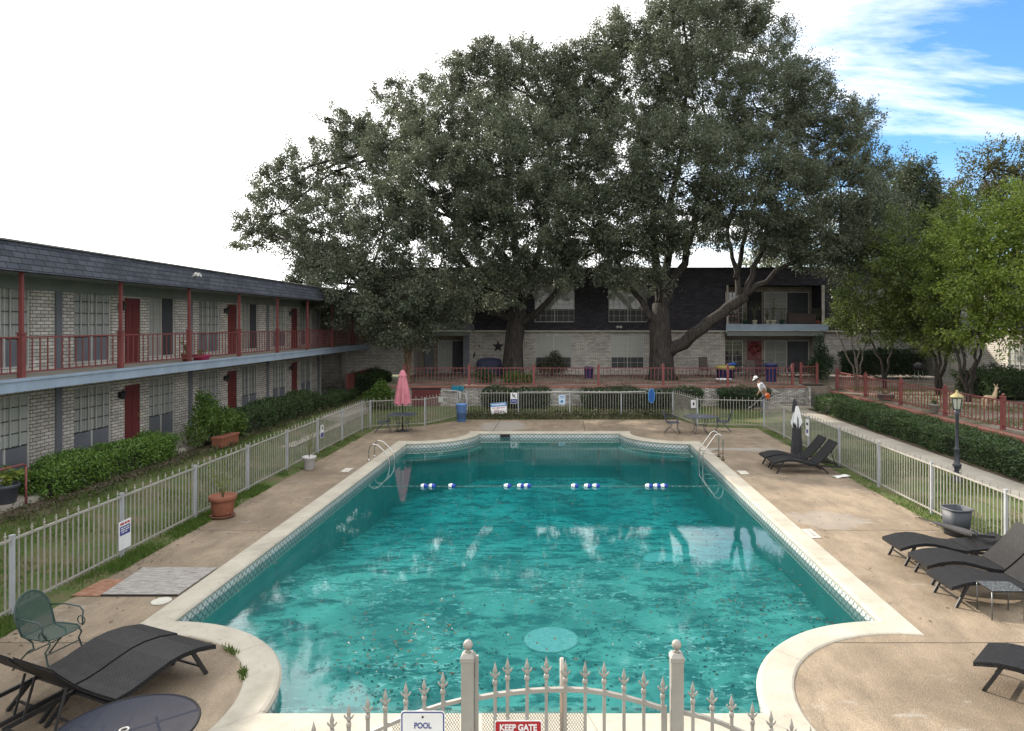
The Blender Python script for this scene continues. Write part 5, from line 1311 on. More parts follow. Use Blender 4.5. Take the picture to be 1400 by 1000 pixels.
lb_ = [(812, 150, 48, 42), (826, 62, 36, 43), (868, 42, 40, 43), (880, 110, 70, 41), (860, 215, 80, 38), (945, 50, 62, 42), (960, 140, 84, 40), (1005, 30, 42, 43), (1050, 70, 48, 43), (1035, 150, 76, 40), (1095, 130, 44, 42), (1118, 190, 66, 40), (1165, 175, 34, 41), (1185, 225, 34, 40.5), (1150, 255, 52, 38.5), (930, 245, 86, 36.5), (1015, 255, 78, 37), (1080, 270, 60, 37.5), (850, 300, 52, 36.5), (905, 312, 38, 37), (835, 342, 34, 37.5), (885, 350, 30, 37.5), (842, 375, 28, 37.5), (900, 385, 18, 37.5), (720, 372, 30, 37.6), (935, 325, 26, 37.8), (790, 300, 58, 37.5), (1130, 318, 52, 38), (1190, 320, 48, 38), (1060, 315, 36, 38), (985, 300, 40, 38), (1085, 322, 24, 38.3), (1045, 342, 18, 38.5), (1100, 345, 22, 38.2), (1148, 350, 24, 38), (1010, 8, 34, 43), (930, 5, 40, 43), (1160, 368, 30, 38), (1210, 285, 34, 39)]
o2, n2 = make_tree('tall live oak on the terrace with a thick limb leaning over the balcony bay', A2,
    [((5.66, 39.2, 1.0), 1.15), ((5.66, 39.2, 1.6), .74), ((5.62, 39.2, 3.0), .66), ((5.55, 39.2, 4.3), .60), ((5.6, 39.3, 5.6), .44)],
    [((5.8, 39.1, 2.6), (8.2, 38.6, 4.5), (10.3, 38.6, 6.0), .40, .30), ((10.2, 38.6, 5.9), (11.0, 38.6, 8.0), W(1045, 320, 38.6), .22, .10), ((10.0, 38.6, 5.8), (9.8, 38.8, 7.2), W(995, 310, 39), .20, .09), ((10.3, 38.6, 6.0), (13.0, 38.4, 8.2), W(1150, 325, 38.4), .18, .08), ((5.6, 39.3, 5.2), (5.2, 39.3, 9), W(880, 200, 40), .36, .12), ((5.6, 39.3, 5.2), (7.5, 39.5, 9), W(970, 200, 40), .30, .12), ((5.5, 39.2, 4.4), (3.6, 38.9, 6.5), W(840, 345, 38), .22, .09), ((5.6, 39.3, 5.6), (6.8, 40.5, 12), W(940, 90, 42), .3, .1), ((9.8, 38.8, 7.0), (10.5, 39.5, 11), W(1080, 180, 41), .16, .07)],
    [lobe(*q) for q in lb_], M_OAK, M_BARK, 12, 6.6, 150, .48, .14, .072, shoot=.42)
def simple_tree(label, base, h, stems, lobes, leafm, barkm, seed, dens, per, cr, L_, W_, r0=.09, group=None, name='young_tree', cat='tree', shell=(.15, 1), shoot=.5, lean=.6, droop=.5):
    rg = np.random.default_rng(seed); bx_, by_, bz_ = base; tr_ = [((bx_, by_, bz_-.1), r0*1.3), ((bx_, by_, bz_+.35), r0)]
    fk = []
    for k in range(stems):
        a = 2*PI*k/stems + rg.uniform(-.4, .4); l = lean*rg.uniform(.5, 1.3)
        fk.append(((bx_, by_, bz_+.15), (bx_+l*.5*math.cos(a), by_+l*.5*math.sin(a), bz_+h*.5), (bx_+l*1.5*math.cos(a), by_+l*1.5*math.sin(a), bz_+h), r0*.85, r0*.4))
    return make_tree(label, base, tr_, fk, lobes, leafm, barkm, seed, dens, per, cr, L_, W_, shell, shoot, True, group, cat, name, droop, .8, r0*.34)
YG = 'young trees behind the ramp railing'
simple_tree('slim multi stemmed young tree at the railing end beside the balcony bay', (15.9, 37.0, 1.10), 3.0, 4, [lobe(1170, 405, 30, 36), lobe(1205, 355, 30, 37), lobe(1152, 438, 22, 35.5), lobe(1182, 445, 26, 37), lobe(1215, 420, 30, 36)], M_MID, M_BARKL, 21, 8, 72, .42, .15, .075, .07, YG)
simple_tree('upright young tree with a single pale trunk before the dark window', (16.6, 35.2, 1.10), 3.2, 2, [lobe(1225, 375, 40, 34.5), lobe(1250, 420, 42, 34), lobe(1235, 330, 36, 35), lobe(1272, 380, 42, 34), lobe(1262, 448, 26, 34), lobe(1225, 452, 24, 34.5), lobe(1205, 440, 22, 34.5)], M_MID, M_BARK, 22, 8, 78, .42, .15, .075, .10, YG)
simple_tree('young tree with peeling pale trunk in front of the pale door', (17.6, 32.0, 1.10), 3.2, 3, [lobe(1290, 410, 44, 31.5), lobe(1310, 345, 46, 32), lobe(1275, 345, 36, 33), lobe(1325, 300, 40, 32.5), lobe(1300, 455, 28, 31.5), lobe(1278, 462, 22, 31.5)], M_YOUNG, M_BARK, 23, 9, 80, .42, .14, .07, .12, YG)
simple_tree('bright leafy young tree with forked dark trunks by the leafy bush', (17.35, 29.2, 1.10), 3.0, 4, [lobe(1345, 390, 48, 28), lobe(1370, 320, 50, 29), lobe(1395, 400, 46, 27.5), lobe(1330, 340, 40, 29), lobe(1405, 290, 44, 28.5), lobe(1350, 440, 30, 28), lobe(1385, 455, 26, 28), lobe(1330, 455, 22, 28), lobe(1420, 340, 50, 28)], leafmat('bright_leaf', [(.15, (.070, .105, .018)), (.42, (.14, .20, .03)), (.70, (.21, .27, .045)), (.95, (.30, .30, .06))], .42, .45, .4), M_BARK, 24, 9, 84, .42, .14, .07, .11, YG)
simple_tree('large dark evergreen tree behind the corner of the two blocks', (26.5, 50, 0), 7, 3, [lobe(1245, 270, 40, 50), lobe(1215, 310, 44, 49), lobe(1262, 320, 46, 50), lobe(1225, 360, 40, 48), lobe(1280, 290, 30, 51), lobe(1240, 240, 22, 50)], M_OAK2, M_BARK, 25, 6, 130, .7, .2, .10, .25, None, 'evergreen_tree')
simple_tree('olive toned tree showing above the white brick block roof', (30, 43.5, 0), 8, 3, [lobe(1345, 245, 36, 45), lobe(1385, 235, 36, 44), lobe(1420, 255, 50, 44), lobe(1330, 280, 36, 45), lobe(1390, 290, 50, 44), lobe(1350, 215, 18, 45)], leafmat('olive_leaf', [(.15, (.035, .040, .012)), (.5, (.070, .075, .022)), (.9, (.13, .12, .04))], .35), M_BARK, 26, 3.6, 70, .6, .19, .09, .22, None, 'evergreen_tree')
simple_tree('pale silvery tree beyond the dark shingled roof', (18.5, 54.5, 0), 6, 3, [lobe(1085, 340, 40, 54), lobe(1130, 332, 40, 54), lobe(1045, 356, 28, 54), lobe(1170, 345, 38, 54)], M_PALE, M_BARKL, 27, 3, 60, .75, .24, .12, .2, None, 'silver_tree')
simple_tree('small tree with tan trunk at the corner between the two blocks', (-8.7, 38.2, 1.0), 3.6, 2, [lobe(560, 425, 26, 38), lobe(548, 400, 28, 38.5), lobe(575, 405, 24, 38.5)], M_OAK2, barkmat('tan_bark', (.13, .085, .055), (.27, .19, .13)), 28, 4, 60, .5, .16, .08, .17, None, 'small_tree', lean=.2)

# ------------------------------------------------------------------ hedges and shrubs
M_HEDGE = leafmat('hedge_leaf', [(.15, (.042, .090, .018)), (.45, (.088, .17, .030)), (.75, (.135, .235, .040)), (.96, (.19, .27, .06))], .25, .45, .45)
M_HEDGED = leafmat('dark_hedge_leaf', [(.15, (.022, .042, .016)), (.5, (.040, .075, .024)), (.9, (.070, .115, .035))], .25, .5, .4)
M_CORE = paint('hedge_core', (.010, .014, .006), (.016, .018, .010), 8, .95)
def hedge(label, x0, x1, y0, y1, z0, z1, n, L_, seed, mat=None, lump=.17, name='hedge', cat='hedge', taper=.06):
    """clipped hedge: solid near-black core inside, leaves over every side, uneven outline"""
    rg = np.random.default_rng(seed); r = empty(name, ((x0+x1)/2, (y0+y1)/2, z0), 0, label, cat)
    wx, wy, h = (x1-x0)/2, (y1-y0)/2, z1-z0
    m = MB(); nx, ny, nz = max(3, int(wx*2/.3)), max(3, int(wy*2/.4)), 4
    m.box((0, 0, h*.48), ((wx-.12)*2, (wy-.12)*2, h*.82), None, .9); m.build('solid_core', M_CORE, r)  # plain near-black box filling the hedge behind its leaves
    ar = [2*wx*2*wy, 2*wx*h, 2*wx*h, 2*wy*h, 2*wy*h]; pr = np.array(ar)/sum(ar); f = rg.choice(5, n, p=pr)
    u, v = rg.uniform(-1, 1, n), rg.uniform(-1, 1, n); P = np.empty((n, 3)); D = np.empty((n, 3))
    for k in range(5):
        i = f == k; a, b = u[i], v[i]; q = i.sum()
        if k == 0: P[i] = np.stack([a*wx, b*wy, np.full(q, h)], 1); D[i] = (0, 0, 1)
        elif k < 3: s = -1 if k == 1 else 1; P[i] = np.stack([a*wx, np.full(q, s*wy), (b+1)/2*h], 1); D[i] = (0, s, .4)
        else: s = -1 if k == 3 else 1; P[i] = np.stack([np.full(q, s*wx), a*wy, (b+1)/2*h], 1); D[i] = (s, 0, .4)
    X, Y_ = P[:, 0]+seed, P[:, 1]+seed*1.7
    wob = (np.sin(X*2.3+Y_*1.7)+np.sin(Y_*3.1-X*1.1+P[:, 2]*2)+np.sin(Y_*6.3+P[:, 2]*5+X*4)*.6)*lump*.33
    P += D*wob[:, None]; P -= D*np.abs(rg.normal(0, .08, n))[:, None]; P += rg.normal(0, .035, (n, 3))
    e = np.maximum(np.abs(P[:, 0])/wx, np.abs(P[:, 1])/wy); P[:, 2] -= np.clip(e-.85, 0, 1)*.35*(P[:, 2] > h*.8)
    P[:, 0] *= 1 - taper*(1-P[:, 2]/h); P[:, 2] = np.maximum(P[:, 2], .03)
    leafmesh('foliage', P.astype(np.float32), D*.9, L_, L_*.5, mat or M_HEDGE, r, rng=rg, droop=.0); return r
hedge('clipped bright green hedge in front of the first red door of the balcony block', -12.95, -11.85, 15.8, 21.1, .3, 1.04, 19000, .075, 31)
hedge('loosely clipped dark hedge further along the balcony block past the leafy shrub', -12.75, -11.5, 24.6, 32.4, .3, 1.18, 16000, .085, 32, M_HEDGED, .2)
hedge('low scrubby hedge beside the pipe rail and passage', -12.3, -11.3, 32.6, 37.4, .3, .85, 7000, .085, 33, M_HEDGED, .25)
hedge('dark rounded hedge at the end of the balcony block near the blue corner', -12.4, -10.9, 39.5, 44, .3, 1.45, 8000, .10, 34, M_HEDGED, .3)
hedge('long clipped green hedge beside the concrete path under the ramp railing', 12.1, 13.25, 8.0, 33.0, .24, 1.02, 62000, .075, 35, leafmat('laurel_leaf', [(.15, (.026, .050, .018)), (.45, (.048, .088, .028)), (.75, (.075, .125, .038)), (.96, (.13, .16, .06))], .25, .45, .45), .2)
M_IVY = leafmat('dark_shrub_leaf', [(.15, (.016, .034, .016)), (.5, (.032, .062, .025)), (.9, (.058, .098, .036))], .25)
hedge('dark green hedge against the retaining wall below the star wall', -3.9, -.7, 33.5, 34.3, .3, 1.18, 6000, .09, 36, M_IVY, .25)
hedge('long dark hedge against the retaining wall behind the skimmer pole', .9, 6.9, 33.4, 34.3, .3, 1.2, 9000, .09, 37, M_IVY, .25)
hedge('dark hedge against the retaining wall where the man works', 7.7, 10.2, 33.5, 34.3, .3, 1.2, 5000, .09, 38, M_IVY, .3)
hedge('dark hedge against the brick wall below the dark window behind the young trees', 17.2, 22.0, 41.2, 42.6, 1.25, 2.75, 9000, .12, 39, M_IVY, .3)
hedge('leafy bush against the white brick block near the forked tree', 18.6, 21.6, 29.3, 32.8, 1.2, 2.2, 8000, .11, 40, M_HEDGED, .45, 'bush', 'bush')
hedge('small bush by the corner of the white brick block', 20.4, 21.8, 26.0, 28.0, 1.2, 2.0, 3500, .11, 41, M_HEDGED, .4, 'bush', 'bush')
def shrub(label, loc, lobes, mat, n, L_, seed, name='shrub', stem_h=.4):
    rg = np.random.default_rng(seed); r = empty(name, loc, 0, label, 'shrub'); m = MB(); P = []; D = []
    for (x, y, z, rr_) in lobes:
        m.tube(bez((0, 0, -.05), (x*.4, y*.4, z*.5), (x, y, z), 6), [.022, .02, .016, .012, .009, .005], 6)
        k = int(n*rr_**2/sum(q[3]**2 for q in lobes)); d_ = rg.normal(0, 1, (k, 3)); d_ /= np.linalg.norm(d_, axis=1, keepdims=True)
        p = np.array((x, y, z)) + d_*rr_*rg.uniform(.3, 1.08, (k, 1)); P.append(p); D.append(d_*.8)
    m.build('stem', M_BARK, r); P = np.concatenate(P); P[:, 2] = np.maximum(P[:, 2], .03)
    leafmesh('foliage', P.astype(np.float32), np.concatenate(D), L_, L_*.5, mat, r, rng=rg, droop=.35); return r
M_SHR = leafmat('fresh_shrub_leaf', [(.15, (.035, .075, .014)), (.5, (.07, .135, .022)), (.9, (.14, .21, .04))], .4)
shrub('fresh green loose shrub rising above the terracotta trough by the balcony block', (-12.0, 22.9, .34), [(0, 0, 1.1, .42), (.25, -.5, 1.0, .38), (-.2, .5, 1.2, .42), (.2, .9, .8, .40), (.3, .2, .6, .45), (.1, -.8, .55, .4), (-.1, .1, 1.6, .25), (.3, 1.5, .55, .4)], M_SHR, 5200, .10, 51)
shrub('yellow green bush behind the closed pink umbrella', (-9.0, 33.4, .3), [(0, 0, .7, .5), (.5, .1, .55, .45), (-.5, .2, .45, .4), (.1, .1, 1.05, .35)], M_SHR, 3200, .10, 52)
shrub('dark conifer like shrub beside the stair railing and brick wall', (14.9, 39.6, 1.25), [(0, 0, .5, .6), (0, 0, 1.1, .5), (.05, 0, 1.7, .4), (0, 0, 2.3, .28), (-.3, 0, .8, .45), (.4, 0, 1.0, .45)], M_IVY, 4200, .12, 53)
shrub('feathery dry shrub in front of the terrace window beside the oak', (-.7, 42.1, 1.25), [(0, 0, .8, .5), (.5, 0, .7, .5), (-.6, 0, .6, .4), (.2, 0, 1.2, .35)], leafmat('dry_shrub_leaf', [(.2, (.05, .055, .035)), (.9, (.13, .13, .09))], .3), 2200, .12, 54)
shrub('green plant at the terrace edge below the oak with the star', (-2.4, 36.0, 1.25), [(0, 0, .35, .4), (.6, 0, .3, .35), (-.5, 0, .3, .35)], M_SHR, 1300, .10, 55)
shrub('grey green plant beside the covered grill', (-4.3, 36.4, 1.25), [(0, 0, .45, .45), (.4, 0, .35, .35)], M_HEDGED, 1200, .10, 56)

# ------------------------------------------------------------------ grass, ground cover, fallen leaves (nobody could count these)
M_GRASS = leafmat('grass_blade', [(.15, (.040, .080, .014)), (.45, (.075, .135, .024)), (.75, (.12, .17, .04)), (.95, (.20, .18, .085))], .35, .6, .25)
rg = np.random.default_rng(77); G = []
def patch(n, x0, x1, y0, y1):
    x, y = rg.uniform(x0, x1, n), rg.uniform(y0, y1, n)
    k = np.sin(x*1.9+y*.7)+np.sin(y*2.3-x*1.3)+np.sin(x*5+y*3.7)*.7+rg.normal(0, .5, n); i = k > -.25
    G.append(np.stack([x[i], y[i], np.array([gz(a, b) for a, b in zip(x[i], y[i])])-.012], 1))
patch(9000, -8.62, -7.86, 6, 28); patch(16000, -8.34, -7.88, 6, 20); patch(34000, -11.6, -8.5, 6, 30); patch(46000, 8.6, 10.95, 6, 29); patch(4000, 8.15, 8.62, 10, 29); patch(6000, -9, 9, 31.6, 34.3)
wa = rg.uniform(.25, 1.0, 420); wr = rg.normal(1.985, .02, 420); G.append(np.stack([PX0+wr*np.cos(wa), PY0+wr*np.sin(wa), np.full(420, .0)], 1)[np.sin(wa*17)+rg.normal(0, .4, 420) > .4])
P = np.concatenate(G); D = np.tile((0, 0, 1.4), (len(P), 1)) * 1.0
o = leafmesh('grass', P.astype(np.float32), D, .075, .018, M_GRASS, rng=rg, droop=-.2); tag(o, 'short patchy grass along the fences and beds', 'grass', kind='stuff')
x, y = rg.uniform(13.9, 18.5, 9000), rg.uniform(10, 36, 9000); i = np.sin(x*1.3+y*.9)+np.sin(y*1.7)+rg.normal(0, .5, 9000) > 0
o = leafmesh('grass', np.stack([x[i], y[i], np.full(i.sum(), 1.09)], 1).astype(np.float32), np.tile((0, 0, 1.2), (i.sum(), 1)), .12, .03, M_GRASS, rng=rg, droop=-.1); tag(o, 'grass and weeds on the terrace behind the ramp railing', 'grass', kind='stuff')
M_COVER = leafmat('ivy_leaf', [(.15, (.030, .036, .014)), (.5, (.06, .065, .028)), (.9, (.13, .11, .06))], .3)
n = 9000; x, y = rg.uniform(-4.6, 5.2, n), rg.uniform(31.55, 33.3, n); z = .02+np.abs(rg.normal(0, .13, n))*np.clip((y-31.5)*3, .15, 1)
o = leafmesh('ground_cover', np.stack([x, y, z], 1).astype(np.float32), np.tile((0, -.3, .5), (n, 1)), .085, .05, M_COVER, rng=rg); tag(o, 'low ivy and dead leaves under the far fence', 'ground cover', kind='stuff')
n = 5500; x, y = rg.uniform(-12.4, -11.0, n), rg.uniform(14, 36, n)
o = leafmesh('ground_cover', np.stack([x, y, .35+np.abs(rg.normal(0, .05, n))], 1).astype(np.float32), np.tile((.2, 0, .5), (n, 1)), .08, .045, M_COVER, rng=rg); tag(o, 'leaf litter along the balcony block hedges', 'ground cover', kind='stuff')
M_LITTER = leafmat('dead_leaf', [(.2, (.018, .014, .008)), (.5, (.05, .036, .018)), (.75, (.10, .07, .03)), (.95, (.24, .21, .14))], .15)
L1 = []
for (n, x0, x1, y0, y1) in ((260, -3.2, 2.2, 8.9, 12), (950, -5.6, 4.5, 9.5, 18), (160, -5, 4.4, 18, 26), (260, -3.3, -1.6, 9.0, 10.6), (330, 2.0, 4.4, 9.8, 13)):
    k = 0
    while k < n:
        x_, y_ = rg.uniform(x0, x1), rg.uniform(y0, y1)
        if math.hypot(x_-PX0, y_-PY0) < 2.5 or math.hypot(x_-PX1, y_-PY0) < 2.5: continue
        L1.append((x_, y_, WZ+.004 if rg.uniform() < .45 else fz(y_)+.012)); k += 1
for (n, x0, x1, y0, y1) in ((130, -7.8, -6.3, 8, 27), (110, 5.2, 8.1, 9, 28), (220, -7.7, 8, 28.2, 31.5), (160, 8.0, 8.25, 10, 28), (120, -7.88, -7.6, 9, 28)):
    for k in range(n): L1.append((rg.uniform(x0, x1), rg.uniform(y0, y1), .012))
P = np.array(L1, np.float32); D = rg.normal(0, 1, (len(P), 3)); D[:, 2] *= .06
me_o = leafmesh('leaf_litter', P, D*2, .062, .038, M_LITTER, rng=rg, droop=0)
me = me_o.data; cc = np.empty(len(me.vertices)*3, np.float32); me.vertices.foreach_get('co', cc); cc = cc.reshape(-1, 4, 3); cc[:, :, 2] = cc[:, :1, 2] + np.clip(cc[:, :, 2]-cc[:, :1, 2], -.002, .006); me.vertices.foreach_set('co', cc.reshape(-1)); me.update()
tag(me_o, 'fallen leaves floating in the pool and scattered on the deck', 'fallen leaves', kind='stuff')
# ------------------------------------------------------------------ pots, bikes, chairs and the rest on terrace and balcony
BLUEP = paint('royal_blue_plastic', (.028, .032, .115), (.024, .027, .095), 4, .6)
def pot(label, loc, r, h, mat, plant=None, seed=1, name='flower_pot', lm=None, leaf=.1):
    p = empty(name, loc, 0, label, 'plant pot'); m = MB(); m.lathe([(r*.68, 0), (r*.72, .01), (r*.92, h*.8), (r, h*.82), (r, h), (r*.88, h), (r*.84, h*.85), (.01, h*.83)], (0, 0, 0), 18); m.build('pot', mat, p)
    if plant: sprig(p, plant[0], plant[1], plant[2], leaf, h*.83, seed, lm=lm or M_HEDGED)
    return p
CREAM = paint('cream_glaze', (.48, .45, .36), (.38, .35, .28), 5, .5); DKGREEN = paint('dark_green_plastic', (.02, .05, .035), rough=.5)
BY = 42.62; BZ = 4.41
pot('dark green pot of trailing plant on the balcony above the bicycles', (11.35, BY, BZ), .17, .26, DKGREEN, (.55, 9, .35), 61)
pot('cream pot with dark bushy plant on the balcony, third from the plant rack', (11.95, BY, BZ), .17, .26, CREAM, (1.3, 12, .4), 62)
pot('cream pot with red flowers on the balcony rail floor', (12.75, BY, BZ), .15, .24, CREAM, (.7, 9, .22), 63, lm=leafmat('red_flower', [(.3, (.20, .03, .03)), (.7, (.06, .09, .03))], .3))
pot('wide cream pot with tall dark plant in the middle of the balcony', (13.1, BY, BZ), .20, .26, CREAM, (2.0, 12, .4), 64)
pot('green pot with white blossoms on the balcony', (13.65, BY, BZ), .15, .30, DKGREEN, (1.0, 8, .22), 65, lm=leafmat('white_blossom', [(.3, (.5, .48, .40)), (.7, (.12, .16, .06))], .3))
pot('pot of drooping plant at the post end of the balcony', (15.9, BY, BZ), .16, .24, M_TERRA, (.9, 12, .45), 66)
rk = empty('plant_rack', (10.62, 42.62, BZ), 0, 'pale pink metal plant rack at the oak end of the balcony', 'rack')
for sx in (-.33, .33):
    for sy in (-.06, .06): m = MB(); m.bx(sx-.015, sx+.015, sy-.015, sy+.015, 0, 1.15); m.build('upright', paint('pale_pink_iron', (.36, .20, .19), rough=.6), rk)
for z in (.1, .5, .9): m = MB(); m.bx(-.35, .35, -.09, .09, z, z+.03); m.build('shelf', bpy.data.materials['pale_pink_iron'], rk)
for i, (x, z) in enumerate(((-.18, .13), (.15, .13), (.0, .53), (-.2, .93), (.2, .93))): pot(['brown pot low on the pink rack, oak side', 'brown pot low on the pink rack, inner side', 'brown pot on the middle shelf of the pink rack', 'brown pot on top of the pink rack, oak side', 'brown pot on top of the pink rack, inner side'][i], (10.62+x, 42.62, BZ+z), .09, .14, M_BROWNW, (.25, 5, .14), 70+i, leaf=.07)
o = empty('wooden_chest', (14.9, 42.66, BZ), 0, 'dark wooden storage chest behind the balcony rail', 'chest')
m = MB(); m.bx(-.85, .85, -.12, .2, .0, .62); m.build('chest_body', paint('dark_wood', (.05, .03, .026), (.035, .022, .02), 3, .6), o); m = MB(); m.bx(-.88, .88, -.15, .22, .622, .68); m.build('lid', bpy.data.materials['dark_wood'], o)
# terrace
TZ = 1.25
def bicycle(label, loc, rz, mat):
    b = empty('bicycle', loc, rz, label, 'bicycle')
    for x in (-.52, .52):
        m = MB(); m.tube([(x+.33*math.cos(a), 0, .34+.33*math.sin(a)) for a in [2*PI*i/28 for i in range(28)]], .022, 6, True); wv = m.build('wheel', M_BLACK, b)
        m = MB()
        for k in range(8): a = PI*k/8; m.bar((x-.32*math.cos(a), 0, .34-.32*math.sin(a)), (x+.32*math.cos(a), 0, .34+.32*math.sin(a)), .006)
        m.build('spoke_set', M_GREYPL, wv)
    m = MB(); 
    for p in ([(-.52, 0, .34), (-.05, 0, .30), (.36, 0, .78), (-.16, 0, .80), (-.52, 0, .34)], [(-.05, 0, .30), (-.20, 0, .92)], [(.52, 0, .34), (.38, 0, .72), (.34, 0, .95)]): m.tube(p, .018, 8)
    m.build('frame', mat, b)
    m = MB(); m.tube([(.30, -.28, 1.0), (.36, -.1, .97), (.34, 0, .96), (.36, .1, .97), (.30, .28, 1.0)], .014, 8); m.build('handlebar', M_BLACK, b)
    m = MB(); m.prism([(-.36, -.07), (-.10, -.02), (-.10, .02), (-.36, .07)], .92, .97); m.build('saddle', M_BLACK, b); return b
bicycle('dark blue bicycle parked on the terrace under the balcony', (12.35, 41.6, TZ), R(10), paint('bike_blue', (.05, .06, .12), rough=.4))
bicycle('grey bicycle leaning nearer the slatted door under the balcony', (11.6, 41.95, TZ), R(-12), paint('bike_grey', (.09, .10, .11), rough=.4))
bicycle('black bicycle with red basket side standing before the red door', (14.3, 41.3, TZ), R(175), paint('bike_red', (.20, .025, .025), rough=.4))
def bin_(label, loc, r, h, mat, name='bin'):
    b = empty(name, loc, 0, label, 'bin'); m = MB(); m.lathe([(r*.82, 0), (r*.85, .02), (r, h-.05), (r*1.05, h-.04), (r*1.05, h), (r*.93, h), (r*.8, .05), (.01, .04)], (0, 0, 0), 22); m.build('bin_body', mat, b)
    m = MB(); m.lathe([(r*1.06, h), (r*1.06, h+.02), (r*.6, h+.06), (.01, h+.065)], (0, 0, 0), 22); m.build('lid', mat, b); return b
bin_('royal blue lidded bin on the terrace behind the man', (11.45, 37.6, TZ), .34, .95, BLUEP)
bin_('small purple blue bin alone by the terrace railing post', (1.5, 40.2, TZ), .27, .62, paint('purple_plastic', (.035, .025, .11), rough=.6))
gt = empty('covered_grill', (-4.55, 42.0, TZ), 0, 'grill under a dark blue tarpaulin cover below the wall star', 'grill'); rg = np.random.default_rng(5)
m = MB(); ring_ = lambda s, z, k: [(s*.78*math.copysign(abs(math.cos(a))**.5, math.cos(a))*(1+.03*math.sin(9*a+k)), s*.33*math.copysign(abs(math.sin(a))**.5, math.sin(a))*(1+.05*math.sin(7*a+k)), z+.02*math.sin(5*a+k)) for a in [2*PI*i/40 for i in range(40)]]
rs = [ring_(1.05, .03, 0), ring_(1.0, .4, 1), ring_(.97, .8, 2), ring_(.9, .98, 1.5), ring_(.62, 1.06, 1), ring_(.02, 1.09, 1)]
m.poly([p for q in rs for p in q], [(i*40+j, i*40+(j+1) % 40, (i+1)*40+(j+1) % 40, (i+1)*40+j) for i in range(5) for j in range(40)], True); m.build('cover', paint('navy_tarpaulin', (.035, .042, .095), (.025, .03, .07), 3, .6), gt)
for sx in (-1, 1): m = MB(); m.bx(sx*.6-.03, sx*.6+.03, -.2, .2, 0, .1); m.build('leg', M_BLACK, gt)
def patio_chair(label, loc, rz, group='brown patio chairs on the terrace'):
    c = empty('patio_chair', loc, rz, label, 'chair', group); m = MB(); m.box((0, 0, .42), (.5, .5, .03)); m.build('seat', M_BROWNW, c)
    m = MB(); m.box((0, .27, .80), (.48, .03, .72), Matrix.Rotation(R(-10), 3, 'X')); m.build('backrest', M_BROWNW, c)
    for sx in (-1, 1):
        m = MB(); m.tube([(sx*.27, -.25, 0), (sx*.27, -.25, .62), (sx*.27, .22, .64)], .016, 8); m.build('arm', M_BLACK, c)
        m = MB(); m.tube([(sx*.27, .34, 0), (sx*.26, .24, .42), (sx*.25, .34, 1.14)], .016, 8); m.build('leg', M_BLACK, c)
    return c
patio_chair('brown sling patio chair with raised back against the brick beside the oak', (8.55, 41.2, TZ), R(8))
patio_chair('brown sling patio chair by the railing post and the bicycles', (10.6, 38.4, TZ), R(150))
tb = empty('kids_pool', (9.55, 40.2, TZ), R(0), 'round blue tub with yellow inflatable ring on the terrace', 'play tub'); m = MB(); m.lathe([(.42, 0), (.48, .02), (.52, .50), (.56, .52), (.50, .54), (.45, .1), (.01, .08)], (0, 0, 0), 26); m.build('tub', BLUEP, tb)
m = MB(); m.tube(circ(.46, .62, 26), .12, 10, True); m.build('inflatable_ring', paint('yellow_vinyl', (.36, .33, .08), (.30, .27, .06), 3, .4), tb)
m = MB(); m.tube([(.1, -.2, .78), (.45, -.2, .85), (.6, .0, .74)], .11, 10); m.build('blue_float', paint('blue_vinyl', (.03, .09, .32), rough=.4), tb)
o = empty('white_tray', (8.75, 37.3, TZ), 0, 'white basin on the terrace floor by the brown chair', 'basin'); m = MB(); m.lathe([(.30, 0), (.42, .16), (.46, .17), (.42, .19), (.30, .04), (.01, .03)], (0, 0, 0), 24); m.build('basin', M_SWHITE, o)
m = MB(); m.tube(circ(.45, .175, 24), .018, 6, True); m.build('rim', M_SWHITE, o)
o = empty('wreath', (12.45, 44.36, TZ+1.62), 0, 'round red and pink floral wreath on the red door', 'wreath'); rg = np.random.default_rng(9); a = rg.uniform(0, 2*PI, 700)
m = MB(); m.tube([(.27*math.cos(t), 0, .27*math.sin(t)) for t in [2*PI*i/24 for i in range(24)]], .06, 8, True); m.build('ring', M_BARK, o)
leafmesh('foliage', np.stack([.27*np.cos(a)+rg.normal(0, .07, 700), rg.normal(-.05, .04, 700), .27*np.sin(a)+rg.normal(0, .07, 700)], 1), rg.normal(0, 1, (700, 3)), .08, .05, leafmat('red_blossom', [(.2, (.20, .02, .03)), (.6, (.36, .07, .06)), (.9, (.45, .22, .20))], .3), o, rng=rg)
o = empty('wall_star', (-4.1, 42.97, 3.02), 0, 'dark metal five pointed star hung on the white brick wall', 'star'); m = MB(); pts = [((.40 if i % 2 == 0 else .16)*math.sin(PI*i/5), (.40 if i % 2 == 0 else .16)*math.cos(PI*i/5)) for i in range(10)]
for i in range(10): j = (i+1) % 10; m.face([(0, -.07, 0), (pts[i][0], 0, pts[i][1]), (pts[j][0], 0, pts[j][1])]); m.face([(0, .02, 0), (pts[j][0], 0, pts[j][1]), (pts[i][0], 0, pts[i][1])])
m.build('star', M_BLACK, o)
o = empty('wall_ornament', (-6.45+.2, 42.97, 2.5), 0, 'small dark wall ornament beside the star', 'ornament'); m = MB(); m.tube([(.6, -.02, -.22), (.66, -.03, 0), (.72, -.02, .18)], [.02, .06, .02], 8); m.ball((.95, -.02, .55), .05, 8); m.ball((.62, -.02, .5), .045, 8); m.build('ornament', M_BLACK, o)
fl2 = empty('floodlight', (3.5, 42.72, 4.25), 0, 'small white twin floodlight on the dark shingles above the terrace', 'floodlight')
